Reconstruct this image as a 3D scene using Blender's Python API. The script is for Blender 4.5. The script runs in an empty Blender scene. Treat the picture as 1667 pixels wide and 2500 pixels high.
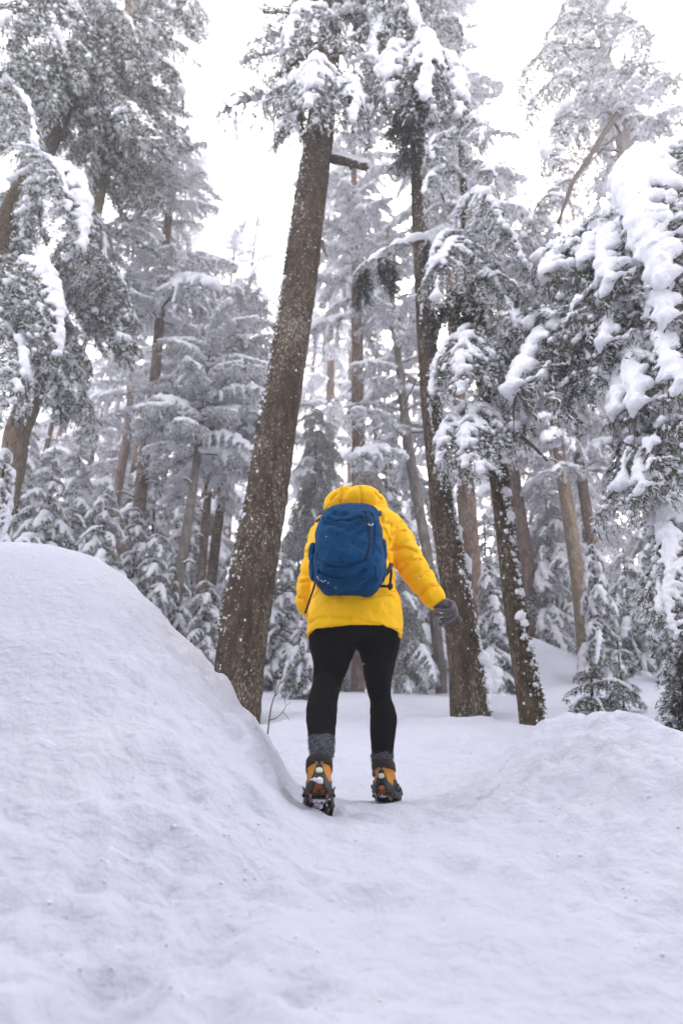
import bpy, math, random
import numpy as np
from mathutils import Matrix, Vector

C = bpy.context.scene
COL = C.collection

# ------------------------------------------------------------------ camera, sky, sun, exposure
F = 24.0 / 36.0 * 2500.0           # focal length in pixels of the 1667 x 2500 photograph
PITCH = math.radians(29.9)
CP, SP = math.cos(PITCH), math.sin(PITCH)
cam_data = bpy.data.cameras.new('camera')
cam = bpy.data.objects.new('camera', cam_data)
COL.objects.link(cam)
cam_data.sensor_fit = 'VERTICAL'
cam_data.sensor_height = 36.0
cam_data.sensor_width = 24.0
cam_data.lens = 24.0
cam_data.clip_start = 0.05
cam_data.clip_end = 500.0
cam.location = (0, 0, 0)
cam.rotation_euler = (math.radians(90) + PITCH, 0, 0)
cam_data.dof.use_dof = True
cam_data.dof.focus_distance = 3.2
cam_data.dof.aperture_fstop = 2.2
C.camera = cam

world = bpy.data.worlds.new('World')
C.world = world
world.use_nodes = True
wn, wl = world.node_tree.nodes, world.node_tree.links
wn.clear()
SUN_EL, SUN_AZ = math.radians(48), math.radians(20)
sky = wn.new('ShaderNodeTexSky')
sky.sky_type = 'NISHITA'
sky.sun_disc = False
sky.sun_elevation = SUN_EL
sky.sun_rotation = SUN_AZ
sky.air_density = 1.0
sky.dust_density = 4.0
bg1 = wn.new('ShaderNodeBackground'); bg1.inputs['Strength'].default_value = 0.09
bg2 = wn.new('ShaderNodeBackground')                       # the even cloud layer
bg2.inputs['Color'].default_value = (1.0, 0.965, 0.955, 1)
bg2.inputs['Strength'].default_value = 0.78
add = wn.new('ShaderNodeAddShader')
wo = wn.new('ShaderNodeOutputWorld')
wl.new(sky.outputs[0], bg1.inputs[0])
wl.new(bg1.outputs[0], add.inputs[0]); wl.new(bg2.outputs[0], add.inputs[1])
wl.new(add.outputs[0], wo.inputs[0])

sun_d = bpy.data.lights.new('sun', 'SUN')
sun_d.energy = 0.75
sun_d.angle = math.radians(25)
sun_d.color = (1.0, 0.97, 0.93)
sun = bpy.data.objects.new('sun', sun_d)
COL.objects.link(sun)
# points from the sky's sun (azimuth measured from +Y towards +X)
sd = Vector((math.sin(SUN_AZ) * math.cos(SUN_EL), math.cos(SUN_AZ) * math.cos(SUN_EL), math.sin(SUN_EL)))
sun.rotation_euler = sd.to_track_quat('Z', 'Y').to_euler()
sun.location = sd * 60

C.view_settings.view_transform = 'Standard'
C.view_settings.look = 'None'
C.view_settings.gamma = 1.0
C.view_settings.use_curve_mapping = False
C.view_settings.exposure = 1.5
C.cycles.max_bounces = 12
C.cycles.diffuse_bounces = 10
C.cycles.glossy_bounces = 2
C.cycles.volume_bounces = 2
C.cycles.transparent_max_bounces = 4
C.cycles.use_denoising = True

# ------------------------------------------------------------------ helpers
def P(px, py, Y):
    """World point at forward distance Y seen at pixel (px, py) of the photograph."""
    u = (px - 833.5) / F; v = (1250.0 - py) / F
    k = Y / (CP - v * SP)
    return Vector((u * k, Y, (SP + v * CP) * k))

def depth(p):
    return p[1] * CP + p[2] * SP

def px2m(px, p):
    return px * depth(p) / F

def vnoise(p, seed=0):
    """Value noise of an (n,3) array, -1..1."""
    p = np.asarray(p, dtype=np.float64)
    i = np.floor(p).astype(np.int64); f = p - i
    f = f * f * (3 - 2 * f)
    def h(dx, dy, dz):
        n = (i[:, 0] + dx) * 374761393 + (i[:, 1] + dy) * 668265263 + (i[:, 2] + dz) * 2147483647 + seed * 974634777
        n = (n ^ (n >> 13)) * 1274126177
        n = n ^ (n >> 16)
        return (n & 0xffff) / 32767.5 - 1.0
    x0 = h(0,0,0)*(1-f[:,0])+h(1,0,0)*f[:,0]; x1 = h(0,1,0)*(1-f[:,0])+h(1,1,0)*f[:,0]
    x2 = h(0,0,1)*(1-f[:,0])+h(1,0,1)*f[:,0]; x3 = h(0,1,1)*(1-f[:,0])+h(1,1,1)*f[:,0]
    y0 = x0*(1-f[:,1])+x1*f[:,1]; y1 = x2*(1-f[:,1])+x3*f[:,1]
    return y0*(1-f[:,2])+y1*f[:,2]

def fbm(p, octaves=4, seed=0, gain=0.5):
    p = np.asarray(p, dtype=np.float64); r = np.zeros(len(p)); a = 1.0
    for o in range(octaves):
        r += a * vnoise(p, seed + o); p = p * 2.03 + 11.7; a *= gain
    return r

def sstep(a, b, x):
    t = np.clip((x - a) / (b - a), 0, 1)
    return t * t * (3 - 2 * t)

def mesh_from(name, verts, faces, mats, midx=None, smooth=True):
    me = bpy.data.meshes.new(name)
    verts = np.asarray(verts, dtype=np.float32)
    if isinstance(faces, np.ndarray) and faces.ndim == 2:
        n, k = faces.shape
        me.vertices.add(len(verts)); me.vertices.foreach_set('co', verts.ravel())
        me.loops.add(n * k); me.loops.foreach_set('vertex_index', faces.astype(np.int32).ravel())
        me.polygons.add(n)
        me.polygons.foreach_set('loop_start', np.arange(0, n * k, k, dtype=np.int32))
        me.polygons.foreach_set('loop_total', np.full(n, k, dtype=np.int32))
        me.update(calc_edges=True)
    else:
        me.from_pydata([tuple(v) for v in verts], [], [tuple(f) for f in faces])
        me.update()
    for m in (mats if isinstance(mats, (list, tuple)) else [mats]):
        me.materials.append(m)
    if midx is not None:
        me.polygons.foreach_set('material_index', np.asarray(midx, dtype=np.int32))
    me.polygons.foreach_set('use_smooth', np.full(len(me.polygons), bool(smooth)))
    me.validate(); me.update()
    return me

def link(name, me, parent=None, loc=(0, 0, 0), rot=(0, 0, 0), scale=None, kind=None):
    o = bpy.data.objects.new(name, me); COL.objects.link(o)
    o.location = loc; o.rotation_euler = rot
    if scale is not None: o.scale = scale if isinstance(scale, (tuple, list)) else (scale,) * 3
    if parent is not None: o.parent = parent
    if kind: o['kind'] = kind
    return o

def tag(o, label, cat, group=None):
    o['label'] = label; o['category'] = cat
    if group: o['group'] = group
    return o

def thing(name, label, cat, loc=(0, 0, 0), group=None):
    o = bpy.data.objects.new(name, None); COL.objects.link(o)
    o.location = loc; o.empty_display_size = 0.2
    return tag(o, label, cat, group)

def remeshed(me, voxel, smooth_iter=0, name=None):
    """Voxel union of everything in ME, as a new mesh."""
    o = bpy.data.objects.new('work', me); COL.objects.link(o)
    m = o.modifiers.new('r', 'REMESH'); m.mode = 'VOXEL'; m.voxel_size = voxel; m.use_smooth_shade = True
    if smooth_iter:
        s = o.modifiers.new('s', 'SMOOTH'); s.iterations = smooth_iter; s.factor = 0.5
    dg = bpy.context.evaluated_depsgraph_get()
    out = bpy.data.meshes.new_from_object(o.evaluated_get(dg))
    mats = list(me.materials)
    bpy.data.objects.remove(o); bpy.data.meshes.remove(me)
    out.materials.clear()
    for mm in mats: out.materials.append(mm)
    out.polygons.foreach_set('use_smooth', np.ones(len(out.polygons), dtype=bool))
    if name: out.name = name
    return out

def get_co(me):
    a = np.empty(len(me.vertices) * 3, dtype=np.float32); me.vertices.foreach_get('co', a)
    return a.reshape(-1, 3).astype(np.float64)

def get_no(me):
    a = np.empty(len(me.vertices) * 3, dtype=np.float32); me.vertex_normals.foreach_get('vector', a)
    return a.reshape(-1, 3).astype(np.float64)

def set_co(me, co):
    me.vertices.foreach_set('co', np.asarray(co, dtype=np.float32).ravel()); me.update()

def ico(sub):
    t = (1 + 5 ** .5) / 2
    v = [(-1,t,0),(1,t,0),(-1,-t,0),(1,-t,0),(0,-1,t),(0,1,t),(0,-1,-t),(0,1,-t),(t,0,-1),(t,0,1),(-t,0,-1),(-t,0,1)]
    v = [Vector(a).normalized() for a in v]
    f = [(0,11,5),(0,5,1),(0,1,7),(0,7,10),(0,10,11),(1,5,9),(5,11,4),(11,10,2),(10,7,6),(7,1,8),(3,9,4),(3,4,2),(3,2,6),(3,6,8),(3,8,9),(4,9,5),(2,4,11),(6,2,10),(8,6,7),(9,8,1)]
    for _ in range(sub):
        nf = []; mid = {}
        def m(a, b):
            k = (min(a, b), max(a, b))
            if k not in mid:
                mid[k] = len(v); v.append(((v[a] + v[b]) / 2).normalized())
            return mid[k]
        for a, b, c in f:
            x, y, z = m(a, b), m(b, c), m(c, a)
            nf += [(a, x, z), (b, y, x), (c, z, y), (x, y, z)]
        f = nf
    return np.array([tuple(a) for a in v]), np.array(f)

ICO0, ICO1, ICO2 = ico(0), ico(1), ico(2)

def blobs(centers, radii, flat=0.75, base=ICO1, jitter=0.0, seed=0):
    """Many balls in one vertex / face array. radii: (n,) or (n,3)."""
    bv, bf = base
    c = np.asarray(centers, dtype=np.float64); r = np.asarray(radii, dtype=np.float64)
    if r.ndim == 1: r = np.stack([r, r, r * flat], 1)
    v = c[:, None, :] + bv[None] * r[:, None, :]
    if jitter:
        rg = np.random.default_rng(seed)
        v += (rg.random(v.shape) - .5) * jitter * r[:, None, :]
    f = bf[None] + (np.arange(len(c)) * len(bv))[:, None, None]
    return v.reshape(-1, 3), f.reshape(-1, 3)

def frames(path):
    path = np.asarray(path, dtype=np.float64)
    t = np.gradient(path, axis=0); t /= np.linalg.norm(t, axis=1)[:, None] + 1e-12
    n = np.zeros_like(path); b = np.zeros_like(path)
    ref = np.array([1., 0, 0]) if abs(t[0][0]) < .8 else np.array([0, 1., 0])
    n0 = ref - t[0] * ref.dot(t[0]); n0 /= np.linalg.norm(n0)
    for i in range(len(path)):
        n0 = n0 - t[i] * n0.dot(t[i]); n0 /= np.linalg.norm(n0)
        n[i] = n0; b[i] = np.cross(t[i], n0)
    return t, n, b

def tube(path, radii, nseg=8, cap=True):
    path = np.asarray(path, dtype=np.float64); radii = np.broadcast_to(np.asarray(radii, dtype=np.float64), (len(path),))
    t, n, b = frames(path)
    a = np.linspace(0, 2 * np.pi, nseg, endpoint=False)
    v = path[:, None] + radii[:, None, None] * (np.cos(a)[None, :, None] * n[:, None] + np.sin(a)[None, :, None] * b[:, None])
    return loft(v, cap)

def loft(rings, cap=True):
    rings = np.asarray(rings); m, k = rings.shape[:2]
    v = rings.reshape(-1, 3)
    i = np.arange(m - 1)[:, None] * k; j = np.arange(k)[None]
    j2 = (j + 1) % k
    q = np.stack([i + j, i + j2, i + k + j2, i + k + j], -1).reshape(-1, 4)
    f = [tuple(x) for x in q]
    if cap:
        c0, c1 = len(v), len(v) + 1
        v = np.vstack([v, rings[0].mean(0), rings[-1].mean(0)])
        for x in range(k):
            f.append((c0, (x + 1) % k, x)); f.append((c1, (m - 1) * k + x, (m - 1) * k + (x + 1) % k))
    return v, f

class Acc:
    """Collects shapes into one mesh."""
    def __init__(s): s.v = []; s.f = []; s.m = []; s.n = 0
    def add(s, vf, mi=0):
        v, f = vf
        s.v.append(np.asarray(v, dtype=np.float64))
        for x in f: s.f.append(tuple(int(a) + s.n for a in x)); s.m.append(mi)
        s.n += len(v); return s
    def mesh(s, name, mats, smooth=True):
        return mesh_from(name, np.vstack(s.v), s.f, mats, s.m, smooth)

def bez(pts, n):
    """Smooth curve through points (Catmull-Rom)."""
    p = np.asarray([tuple(a) for a in pts], dtype=np.float64)
    if len(p) == 2: return p[0] + (p[1] - p[0]) * np.linspace(0, 1, n)[:, None]
    q = np.vstack([2 * p[0] - p[1], p, 2 * p[-1] - p[-2]])
    out = []
    for u in np.linspace(0, len(p) - 1 - 1e-9, n):
        i = int(u); f = u - i
        a, b, c, d = q[i], q[i + 1], q[i + 2], q[i + 3]
        out.append(.5 * ((2 * b) + (c - a) * f + (2 * a - 5 * b + 4 * c - d) * f * f + (3 * b - a - 3 * c + d) * f ** 3))
    return np.array(out)

# ------------------------------------------------------------------ materials
def mat(name, color, rough=0.8, noise=None, bump=None, spec=0.3, sheen=0.0, metal=0.0, coord='Object', sss=0.0):
    """color: one colour, or a list of (position, colour) stops over a noise.
    noise: (scale, detail, stretch xyz); bump: (scale, strength, distance)."""
    m = bpy.data.materials.new(name); m.use_nodes = True
    nt = m.node_tree; n, l = nt.nodes, nt.links
    b = n['Principled BSDF']
    b.inputs['Roughness'].default_value = rough
    b.inputs['Specular IOR Level'].default_value = spec
    b.inputs['Metallic'].default_value = metal
    if sheen: b.inputs['Sheen Weight'].default_value = sheen
    if sss:
        b.inputs['Subsurface Weight'].default_value = sss
        b.inputs['Subsurface Radius'].default_value = (0.05, 0.06, 0.08)
        b.inputs['Subsurface Scale'].default_value = 0.3
    tc = n.new('ShaderNodeTexCoord')
    if isinstance(color, list):
        mp = n.new('ShaderNodeMapping'); mp.inputs['Scale'].default_value = noise[2] if len(noise) > 2 else (1, 1, 1)
        l.new(tc.outputs[coord], mp.inputs[0])
        t = n.new('ShaderNodeTexNoise'); t.inputs['Scale'].default_value = noise[0]; t.inputs['Detail'].default_value = noise[1]
        t.inputs['Roughness'].default_value = 0.65
        l.new(mp.outputs[0], t.inputs[0])
        r = n.new('ShaderNodeValToRGB')
        while len(r.color_ramp.elements) < len(color): r.color_ramp.elements.new(0.5)
        for e, (p_, c_) in zip(r.color_ramp.elements, color):
            e.position = p_; e.color = (*c_, 1)
        l.new(t.outputs[0], r.inputs[0]); l.new(r.outputs[0], b.inputs['Base Color'])
    else:
        b.inputs['Base Color'].default_value = (*color, 1)
    if bump:
        mp2 = n.new('ShaderNodeMapping'); mp2.inputs['Scale'].default_value = bump[3] if len(bump) > 3 else (1, 1, 1)
        l.new(tc.outputs[coord], mp2.inputs[0])
        t2 = n.new('ShaderNodeTexNoise'); t2.inputs['Scale'].default_value = bump[0]; t2.inputs['Detail'].default_value = 6
        l.new(mp2.outputs[0], t2.inputs[0])
        bp = n.new('ShaderNodeBump'); bp.inputs['Strength'].default_value = bump[1]; bp.inputs['Distance'].default_value = bump[2]
        l.new(t2.outputs[0], bp.inputs['Height']); l.new(bp.outputs[0], b.inputs['Normal'])
    return m

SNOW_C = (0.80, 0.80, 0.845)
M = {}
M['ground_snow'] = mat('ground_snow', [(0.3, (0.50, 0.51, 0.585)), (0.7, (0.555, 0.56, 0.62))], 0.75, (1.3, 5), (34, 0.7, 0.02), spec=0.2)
M['snow'] = mat('bough_snow', SNOW_C, 0.75, bump=(48, 0.7, 0.03), spec=0.1)
M['frost'] = mat('frosted_needles', [(0.3, (0.52, 0.52, 0.525)), (0.5, (0.74, 0.735, 0.75)), (0.7, (0.84, 0.835, 0.86))], 0.8, (9, 2))
M['needle'] = mat('green_needles', [(0.3, (0.030, 0.042, 0.022)), (0.55, (0.055, 0.072, 0.036)), (0.75, (0.095, 0.115, 0.052))], 0.7, (3.5, 2))
M['darkneedle'] = mat('dark_needles', [(0.3, (0.022, 0.026, 0.020)), (0.7, (0.05, 0.052, 0.042))], 0.8, (6, 2))
M['stem'] = mat('twig_bark', [(0.35, (0.05, 0.038, 0.03)), (0.65, (0.13, 0.10, 0.085))], 0.9, (14, 3))
def bark(name, a, b_, c, stretch=(5, 5, 1.9), lichen=(0.30, 0.265, 0.21), cover=0.585):
    """furrowed bark with pale flecks of lichen and frost"""
    m = mat(name, [(0.30, a), (0.5, b_), (0.70, c)], 0.92, (2.6, 10, stretch), (5.5, 1.0, 0.06, (5, 5, 1.4)), spec=0.12)
    n, l = m.node_tree.nodes, m.node_tree.links; b = n['Principled BSDF']; src = b.inputs['Base Color'].links[0].from_socket
    tc = n.new('ShaderNodeTexCoord'); mp = n.new('ShaderNodeMapping'); mp.inputs['Scale'].default_value = (1, 1, .55)
    l.new(tc.outputs['Object'], mp.inputs[0])
    t = n.new('ShaderNodeTexNoise'); t.inputs['Scale'].default_value = 42; t.inputs['Detail'].default_value = 4; t.inputs['Roughness'].default_value = .7; l.new(mp.outputs[0], t.inputs[0])
    t2 = n.new('ShaderNodeTexNoise'); t2.inputs['Scale'].default_value = 2.2; t2.inputs['Detail'].default_value = 3; l.new(mp.outputs[0], t2.inputs[0])
    ad = n.new('ShaderNodeMath'); ad.operation = 'MULTIPLY_ADD'; l.new(t2.outputs[0], ad.inputs[0]); ad.inputs[1].default_value = .35; l.new(t.outputs[0], ad.inputs[2])
    r = n.new('ShaderNodeValToRGB'); r.color_ramp.elements[0].position = cover + .14; r.color_ramp.elements[1].position = cover + .24; l.new(ad.outputs[0], r.inputs[0])
    mx = n.new('ShaderNodeMix'); mx.data_type = 'RGBA'; l.new(r.outputs[0], mx.inputs[0]); l.new(src, mx.inputs[6]); mx.inputs[7].default_value = (*lichen, 1)
    l.new(mx.outputs[2], b.inputs['Base Color'])
    return m
M['bark_brown'] = bark('brown_bark', (0.024, 0.015, 0.009), (0.062, 0.041, 0.025), (0.135, 0.095, 0.062))
M['bark_red'] = bark('reddish_bark', (0.075, 0.048, 0.038), (0.15, 0.10, 0.082), (0.27, 0.20, 0.17))
M['bark_grey'] = bark('grey_bark', (0.10, 0.085, 0.075), (0.17, 0.15, 0.135), (0.30, 0.27, 0.25))
M['bark_tan'] = bark('tan_bark', (0.12, 0.085, 0.058), (0.22, 0.165, 0.115), (0.34, 0.27, 0.20))
M['bark_pale'] = bark('pale_dead_wood', (0.25, 0.21, 0.20), (0.38, 0.34, 0.33), (0.5, 0.46, 0.45))
M['moss'] = mat('trunk_moss', [(0.3, (0.035, 0.028, 0.010)), (0.55, (0.095, 0.075, 0.022)), (0.75, (0.19, 0.15, 0.055))], 0.95, (16, 3))
# ------------------------------------------------------------------ the ground: one snow sheet
BY = np.array([-14, 0.0, 0.6, 1.2, 1.7, 2.3, 2.7, 2.95, 3.2, 3.7, 4.5, 5.5, 7.0, 9.0, 12.0, 14.0, 20, 30, 45, 70, 140])
BZ = np.array([-1.9, -0.48, -0.32, -0.147, 0.0, 0.19, 0.315, 0.362, 0.386, 0.47, 0.74, 1.13, 1.66, 2.38, 3.25, 3.70, 4.1, 3.9, 3.2, 2.2, 0.5])
BANK_X = np.array([-6.0, -1.915, -1.6, -1.327, -1.115, -0.95, -0.814, -0.68, -0.558, -0.45, -0.363, -0.27, -0.2, -0.12, -0.02])
BANK_H = np.array([1.31, 1.30, 1.29, 1.22, 1.08, 0.93, 0.78, 0.64, 0.50, 0.37, 0.27, 0.17, 0.07, 0.0, 0.0])

def soften(xs, ys, sig, n=1600):
    g = np.linspace(xs[0] - .5, xs[-1] + .5, n); v = np.interp(g, xs, ys); dx = g[1] - g[0]
    k = np.exp(-.5 * (np.arange(-int(4 * sig / dx), int(4 * sig / dx) + 1) * dx / sig) ** 2); k /= k.sum()
    m = len(k) // 2
    return g, np.convolve(np.pad(v, m, mode='edge'), k, mode='valid')
BANK_X, BANK_H = soften(BANK_X, BANK_H, 0.075)

def smooth_interp(x, xs, ys, w):
    r = 0
    for d, k in ((-1, .25), (-.5, .25), (.5, .25), (1, .25)):
        r = r + k * np.interp(x + d * w, xs, ys)
    return r

def ground(x, y):
    x = np.asarray(x, dtype=np.float64); y = np.asarray(y, dtype=np.float64)
    sh = x.shape; x = x.ravel(); y = y.ravel()
    z = smooth_interp(y, BY, BZ, 0.07 + 0.03 * np.abs(y))
    zero = np.zeros_like(x)
    # left bank, cut by the trail: it grows with distance and drops away behind its crest
    p1 = np.stack([x * .9, y * .9, zero + 3.1], 1)
    yy = np.clip(y, 0.25, 3.4)
    k = (yy / 3.4) ** 0.92
    xw = x / k * np.where(y > 3.4, (3.4 / np.maximum(y, 3.4)) ** .8, 1.0)
    xw = xw + 0.035 * fbm(p1, 2, 5) * sstep(0.2, 0.6, -xw) * sstep(2.2, 1.2, -xw)
    wback = 0.55 + 2.6 * sstep(-0.35, -1.6, xw)
    up = 1 - sstep(3.4, 3.4 + wback, y) * (1 - 0.35 * sstep(-1.2, -1.8, xw))
    bank = smooth_interp(xw, BANK_X, BANK_H, 0.05 + 0.22 * sstep(3.1, 1.4, y)) * sstep(1.35, 3.35, yy) * up
    bank = bank * (1 - .9 * np.exp(-((x + .05) / .15) ** 2 - ((y - 2.68) / .30) ** 2))
    z = z + bank
    # right mound beside the trail
    mx, my = 1.37, 3.95
    dx = np.where(x < mx, (x - mx) / 0.36, (x - mx) / 0.40)
    dy = np.where(y < my, (y - my) / 1.5, (y - my) / 0.5)
    mound = 0.34 * np.exp(-(np.abs(dx) ** 1.7) * .85 - (dy ** 2) * .8)
    z = z + mound + 0.06 * sstep(0.35, 1.25, x) * sstep(0.8, 2.4, y) * (1 - sstep(3.9, 5.2, y)) * sstep(2.6, 1.3, x)
    # the right-hand side of the wood climbs a little more
    z = z + 0.50 * sstep(1.2, 3.6, x) * sstep(8.0, 12.0, y) + 0.55 * np.exp(-((x - 3.35) / .8) ** 2 - ((y - 12.2) / .9) ** 2)
    z = z + 0.16 * np.maximum(-x - 1.0, 0) * sstep(7, 13, y)
    z = z - 0.16 * np.exp(-((x - 2.15) / .45) ** 2 - ((y - 5.0) / 1.1) ** 2)
    # a wind drift across the trail further up
    z = z + 0.06 * np.exp(-((y - 5.3 - 0.25 * x) / .5) ** 2) * sstep(-.6, .5, x) * sstep(3.0, 1.6, x)
    # roughness: lumps thrown up along the trail, soft swells on the bank
    P3 = lambda s, o=0: np.stack([x * s, y * s, z * s * .6 + o], 1)
    lumpy = np.exp(-((np.abs(x - 0.25) - 0.75) / 0.55) ** 2) * sstep(6.5, 4.0, y)
    trod = np.exp(-((x - 0.2) / 0.55) ** 4) * sstep(6.5, 4.5, y)
    near = sstep(9, 5, y)
    n1 = fbm(P3(1.1), 3, 11); n2 = fbm(P3(3.6, 7), 3, 23); n3 = np.abs(fbm(P3(8.0, 3), 3, 37)); n4 = fbm(P3(24, 9), 2, 51)
    topsm = 1 - 0.75 * sstep(0.85, 1.25, bank)
    dents = -np.maximum(fbm(P3(5.0, 19), 2, 77) - 0.45, 0)
    z = z + (0.035 * n1 + 0.014 * n2 * (1 + 1.6 * lumpy) * topsm) * (0.6 + .4 * near)
    z = z + near * topsm * ((0.002 + 0.036 * lumpy) * (n3 - .4) + (0.0028 + 0.005 * lumpy) * n4 + 0.085 * dents * (.45 + lumpy))
    z = z - trod * 0.012
    # wells melted round the nearest trunks
    for tx, ty, tr in ((-0.95, 6.5, .30), (1.24, 6.7, .26), (1.72, 6.2, .22)):
        rr_ = np.hypot(x - tx, y - ty)
        z = z - 0.10 * np.exp(-(rr_ / tr) ** 2) + 0.03 * np.exp(-((rr_ - tr * 2) / (tr * .7)) ** 2)
    # old softened prints and pits on and beside the trail
    rp = np.random.default_rng(21)
    for _ in range(46):
        px_, py_ = rp.uniform(-.75, 1.25), rp.uniform(.95, 3.0); r_ = rp.uniform(.03, .075); an = rp.uniform(-.6, .6)
        if abs(px_ + .08) < .14 and abs(py_ - 2.7) < .2: continue
        u_ = ((x - px_) * math.cos(an) - (y - py_) * math.sin(an)) / r_; w_ = ((x - px_) * math.sin(an) + (y - py_) * math.cos(an)) / (r_ * rp.uniform(1.0, 2.1))
        q_ = u_ ** 2 + w_ ** 2
        z = z + rp.uniform(.006, .020) * (-np.exp(-q_) + .35 * np.exp(-(np.sqrt(q_) - 1.5) ** 2 * 3))
    # boot dent under the left foot
    z = z - 0.02 * np.exp(-((x + 0.082) / .07) ** 2 - ((y - 2.74) / .10) ** 2)
    return z.reshape(sh)

def gz(x, y): return float(ground(np.array([x]), np.array([y]))[0])

def build_ground():
    ys = np.concatenate([np.linspace(-13, 0.3, 26, endpoint=False), 0.3 + (5.2 - 0.3) * np.linspace(0, 1, 430, endpoint=False) ** 1.25,
                         np.linspace(5.2, 14, 150, endpoint=False), np.linspace(14, 40, 60, endpoint=False), np.linspace(40, 130, 30)])
    xs_ = np.linspace(-1, 1, 420)
    xs = np.sinh(xs_ * 4.6) / np.sinh(4.6) * 90
    xs = np.sort(np.concatenate([xs, np.linspace(-2.4, 2.4, 260)]))
    X, Y = np.meshgrid(xs, ys)
    Z = ground(X, Y)
    v = np.stack([X, Y, Z], -1).reshape(-1, 3)
    nx, ny = len(xs), len(ys)
    i = np.arange(ny - 1)[:, None] * nx + np.arange(nx - 1)[None]
    f = np.stack([i, i + 1, i + nx + 1, i + nx], -1).reshape(-1, 4)
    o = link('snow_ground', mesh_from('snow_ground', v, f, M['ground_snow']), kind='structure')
    return o
build_ground()
g = np.random.default_rng(44); cs, rs = [], []
for _ in range(420):
    s = g.choice([-1, 1]); y_ = g.uniform(1.3, 4.6); x_ = .28 + s * g.normal(.62, .20)
    if -.2 < x_ < .3 and y_ > 2.4: continue
    r_ = g.uniform(.002, .0055) * (1.6 if g.random() < .06 else 1)
    cs.append((x_, y_, gz(x_, y_) + r_ * .1)); rs.append(r_)
link('snow_crumbs', mesh_from('snow_crumbs', *blobs(np.array(cs), np.array(rs), .7, ICO1, .4, 4), M['snow']), kind='stuff')

# ------------------------------------------------------------------ snow-laden boughs
def diamonds(A, D, length, width, rg, flatup=0.6):
    """One narrow quad per needle spray: from A along D."""
    A = np.asarray(A); D = np.asarray(D); n = len(A)
    D = D / (np.linalg.norm(D, axis=1)[:, None] + 1e-9)
    r = rg.normal(size=(n, 3)) * (1 - flatup); r[:, 2] += flatup
    s = np.cross(D, r); s /= np.linalg.norm(s, axis=1)[:, None] + 1e-9
    L = np.asarray(length)[:, None]; W = np.asarray(width)[:, None]
    bend = np.zeros((n, 3)); bend[:, 2] = -0.12 * L[:, 0]
    v = np.stack([A, A + D * L * .45 + s * W * .5, A + D * L + bend, A + D * L * .45 - s * W * .5], 1)
    f = np.arange(n * 4).reshape(n, 4)
    return v.reshape(-1, 3), f

def sprays(A, D, S, twig, nw, rg, side_n=5):
    """Expands twigs (base A, direction D) into short needle-bearing sprays."""
    A = np.asarray(A); D = np.asarray(D); S = np.asarray(S); n = len(A)
    D = D / (np.linalg.norm(D, axis=1)[:, None] + 1e-9); Ln = twig * S
    up = np.zeros((n, 3)); up[:, 2] = 1; up += rg.normal(size=(n, 3)) * .35
    sd = np.cross(D, up); sd /= np.linalg.norm(sd, axis=1)[:, None] + 1e-9
    AA, DD, LL, WW, own = [A], [D], [Ln], [np.full(n, nw * .9)], [np.arange(n)]
    for j in range(side_n):
        f = (j + .6) / side_n; q = 1 if j % 2 else -1
        AA.append(A + D * (Ln * f)[:, None] + np.array([0, 0, -.06]) * (Ln * f * f)[:, None])
        DD.append(D * .65 + sd * q * rg.uniform(.6, 1.0, n)[:, None] + rg.normal(size=(n, 3)) * .18)
        LL.append(Ln * (.62 - .25 * f) * rg.uniform(.7, 1.3, n)); WW.append(np.full(n, nw)); own.append(np.arange(n))
    v, f = diamonds(np.vstack(AA), np.vstack(DD), np.concatenate(LL), np.concatenate(WW), rg)
    return v, f, np.concatenate(own)

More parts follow.
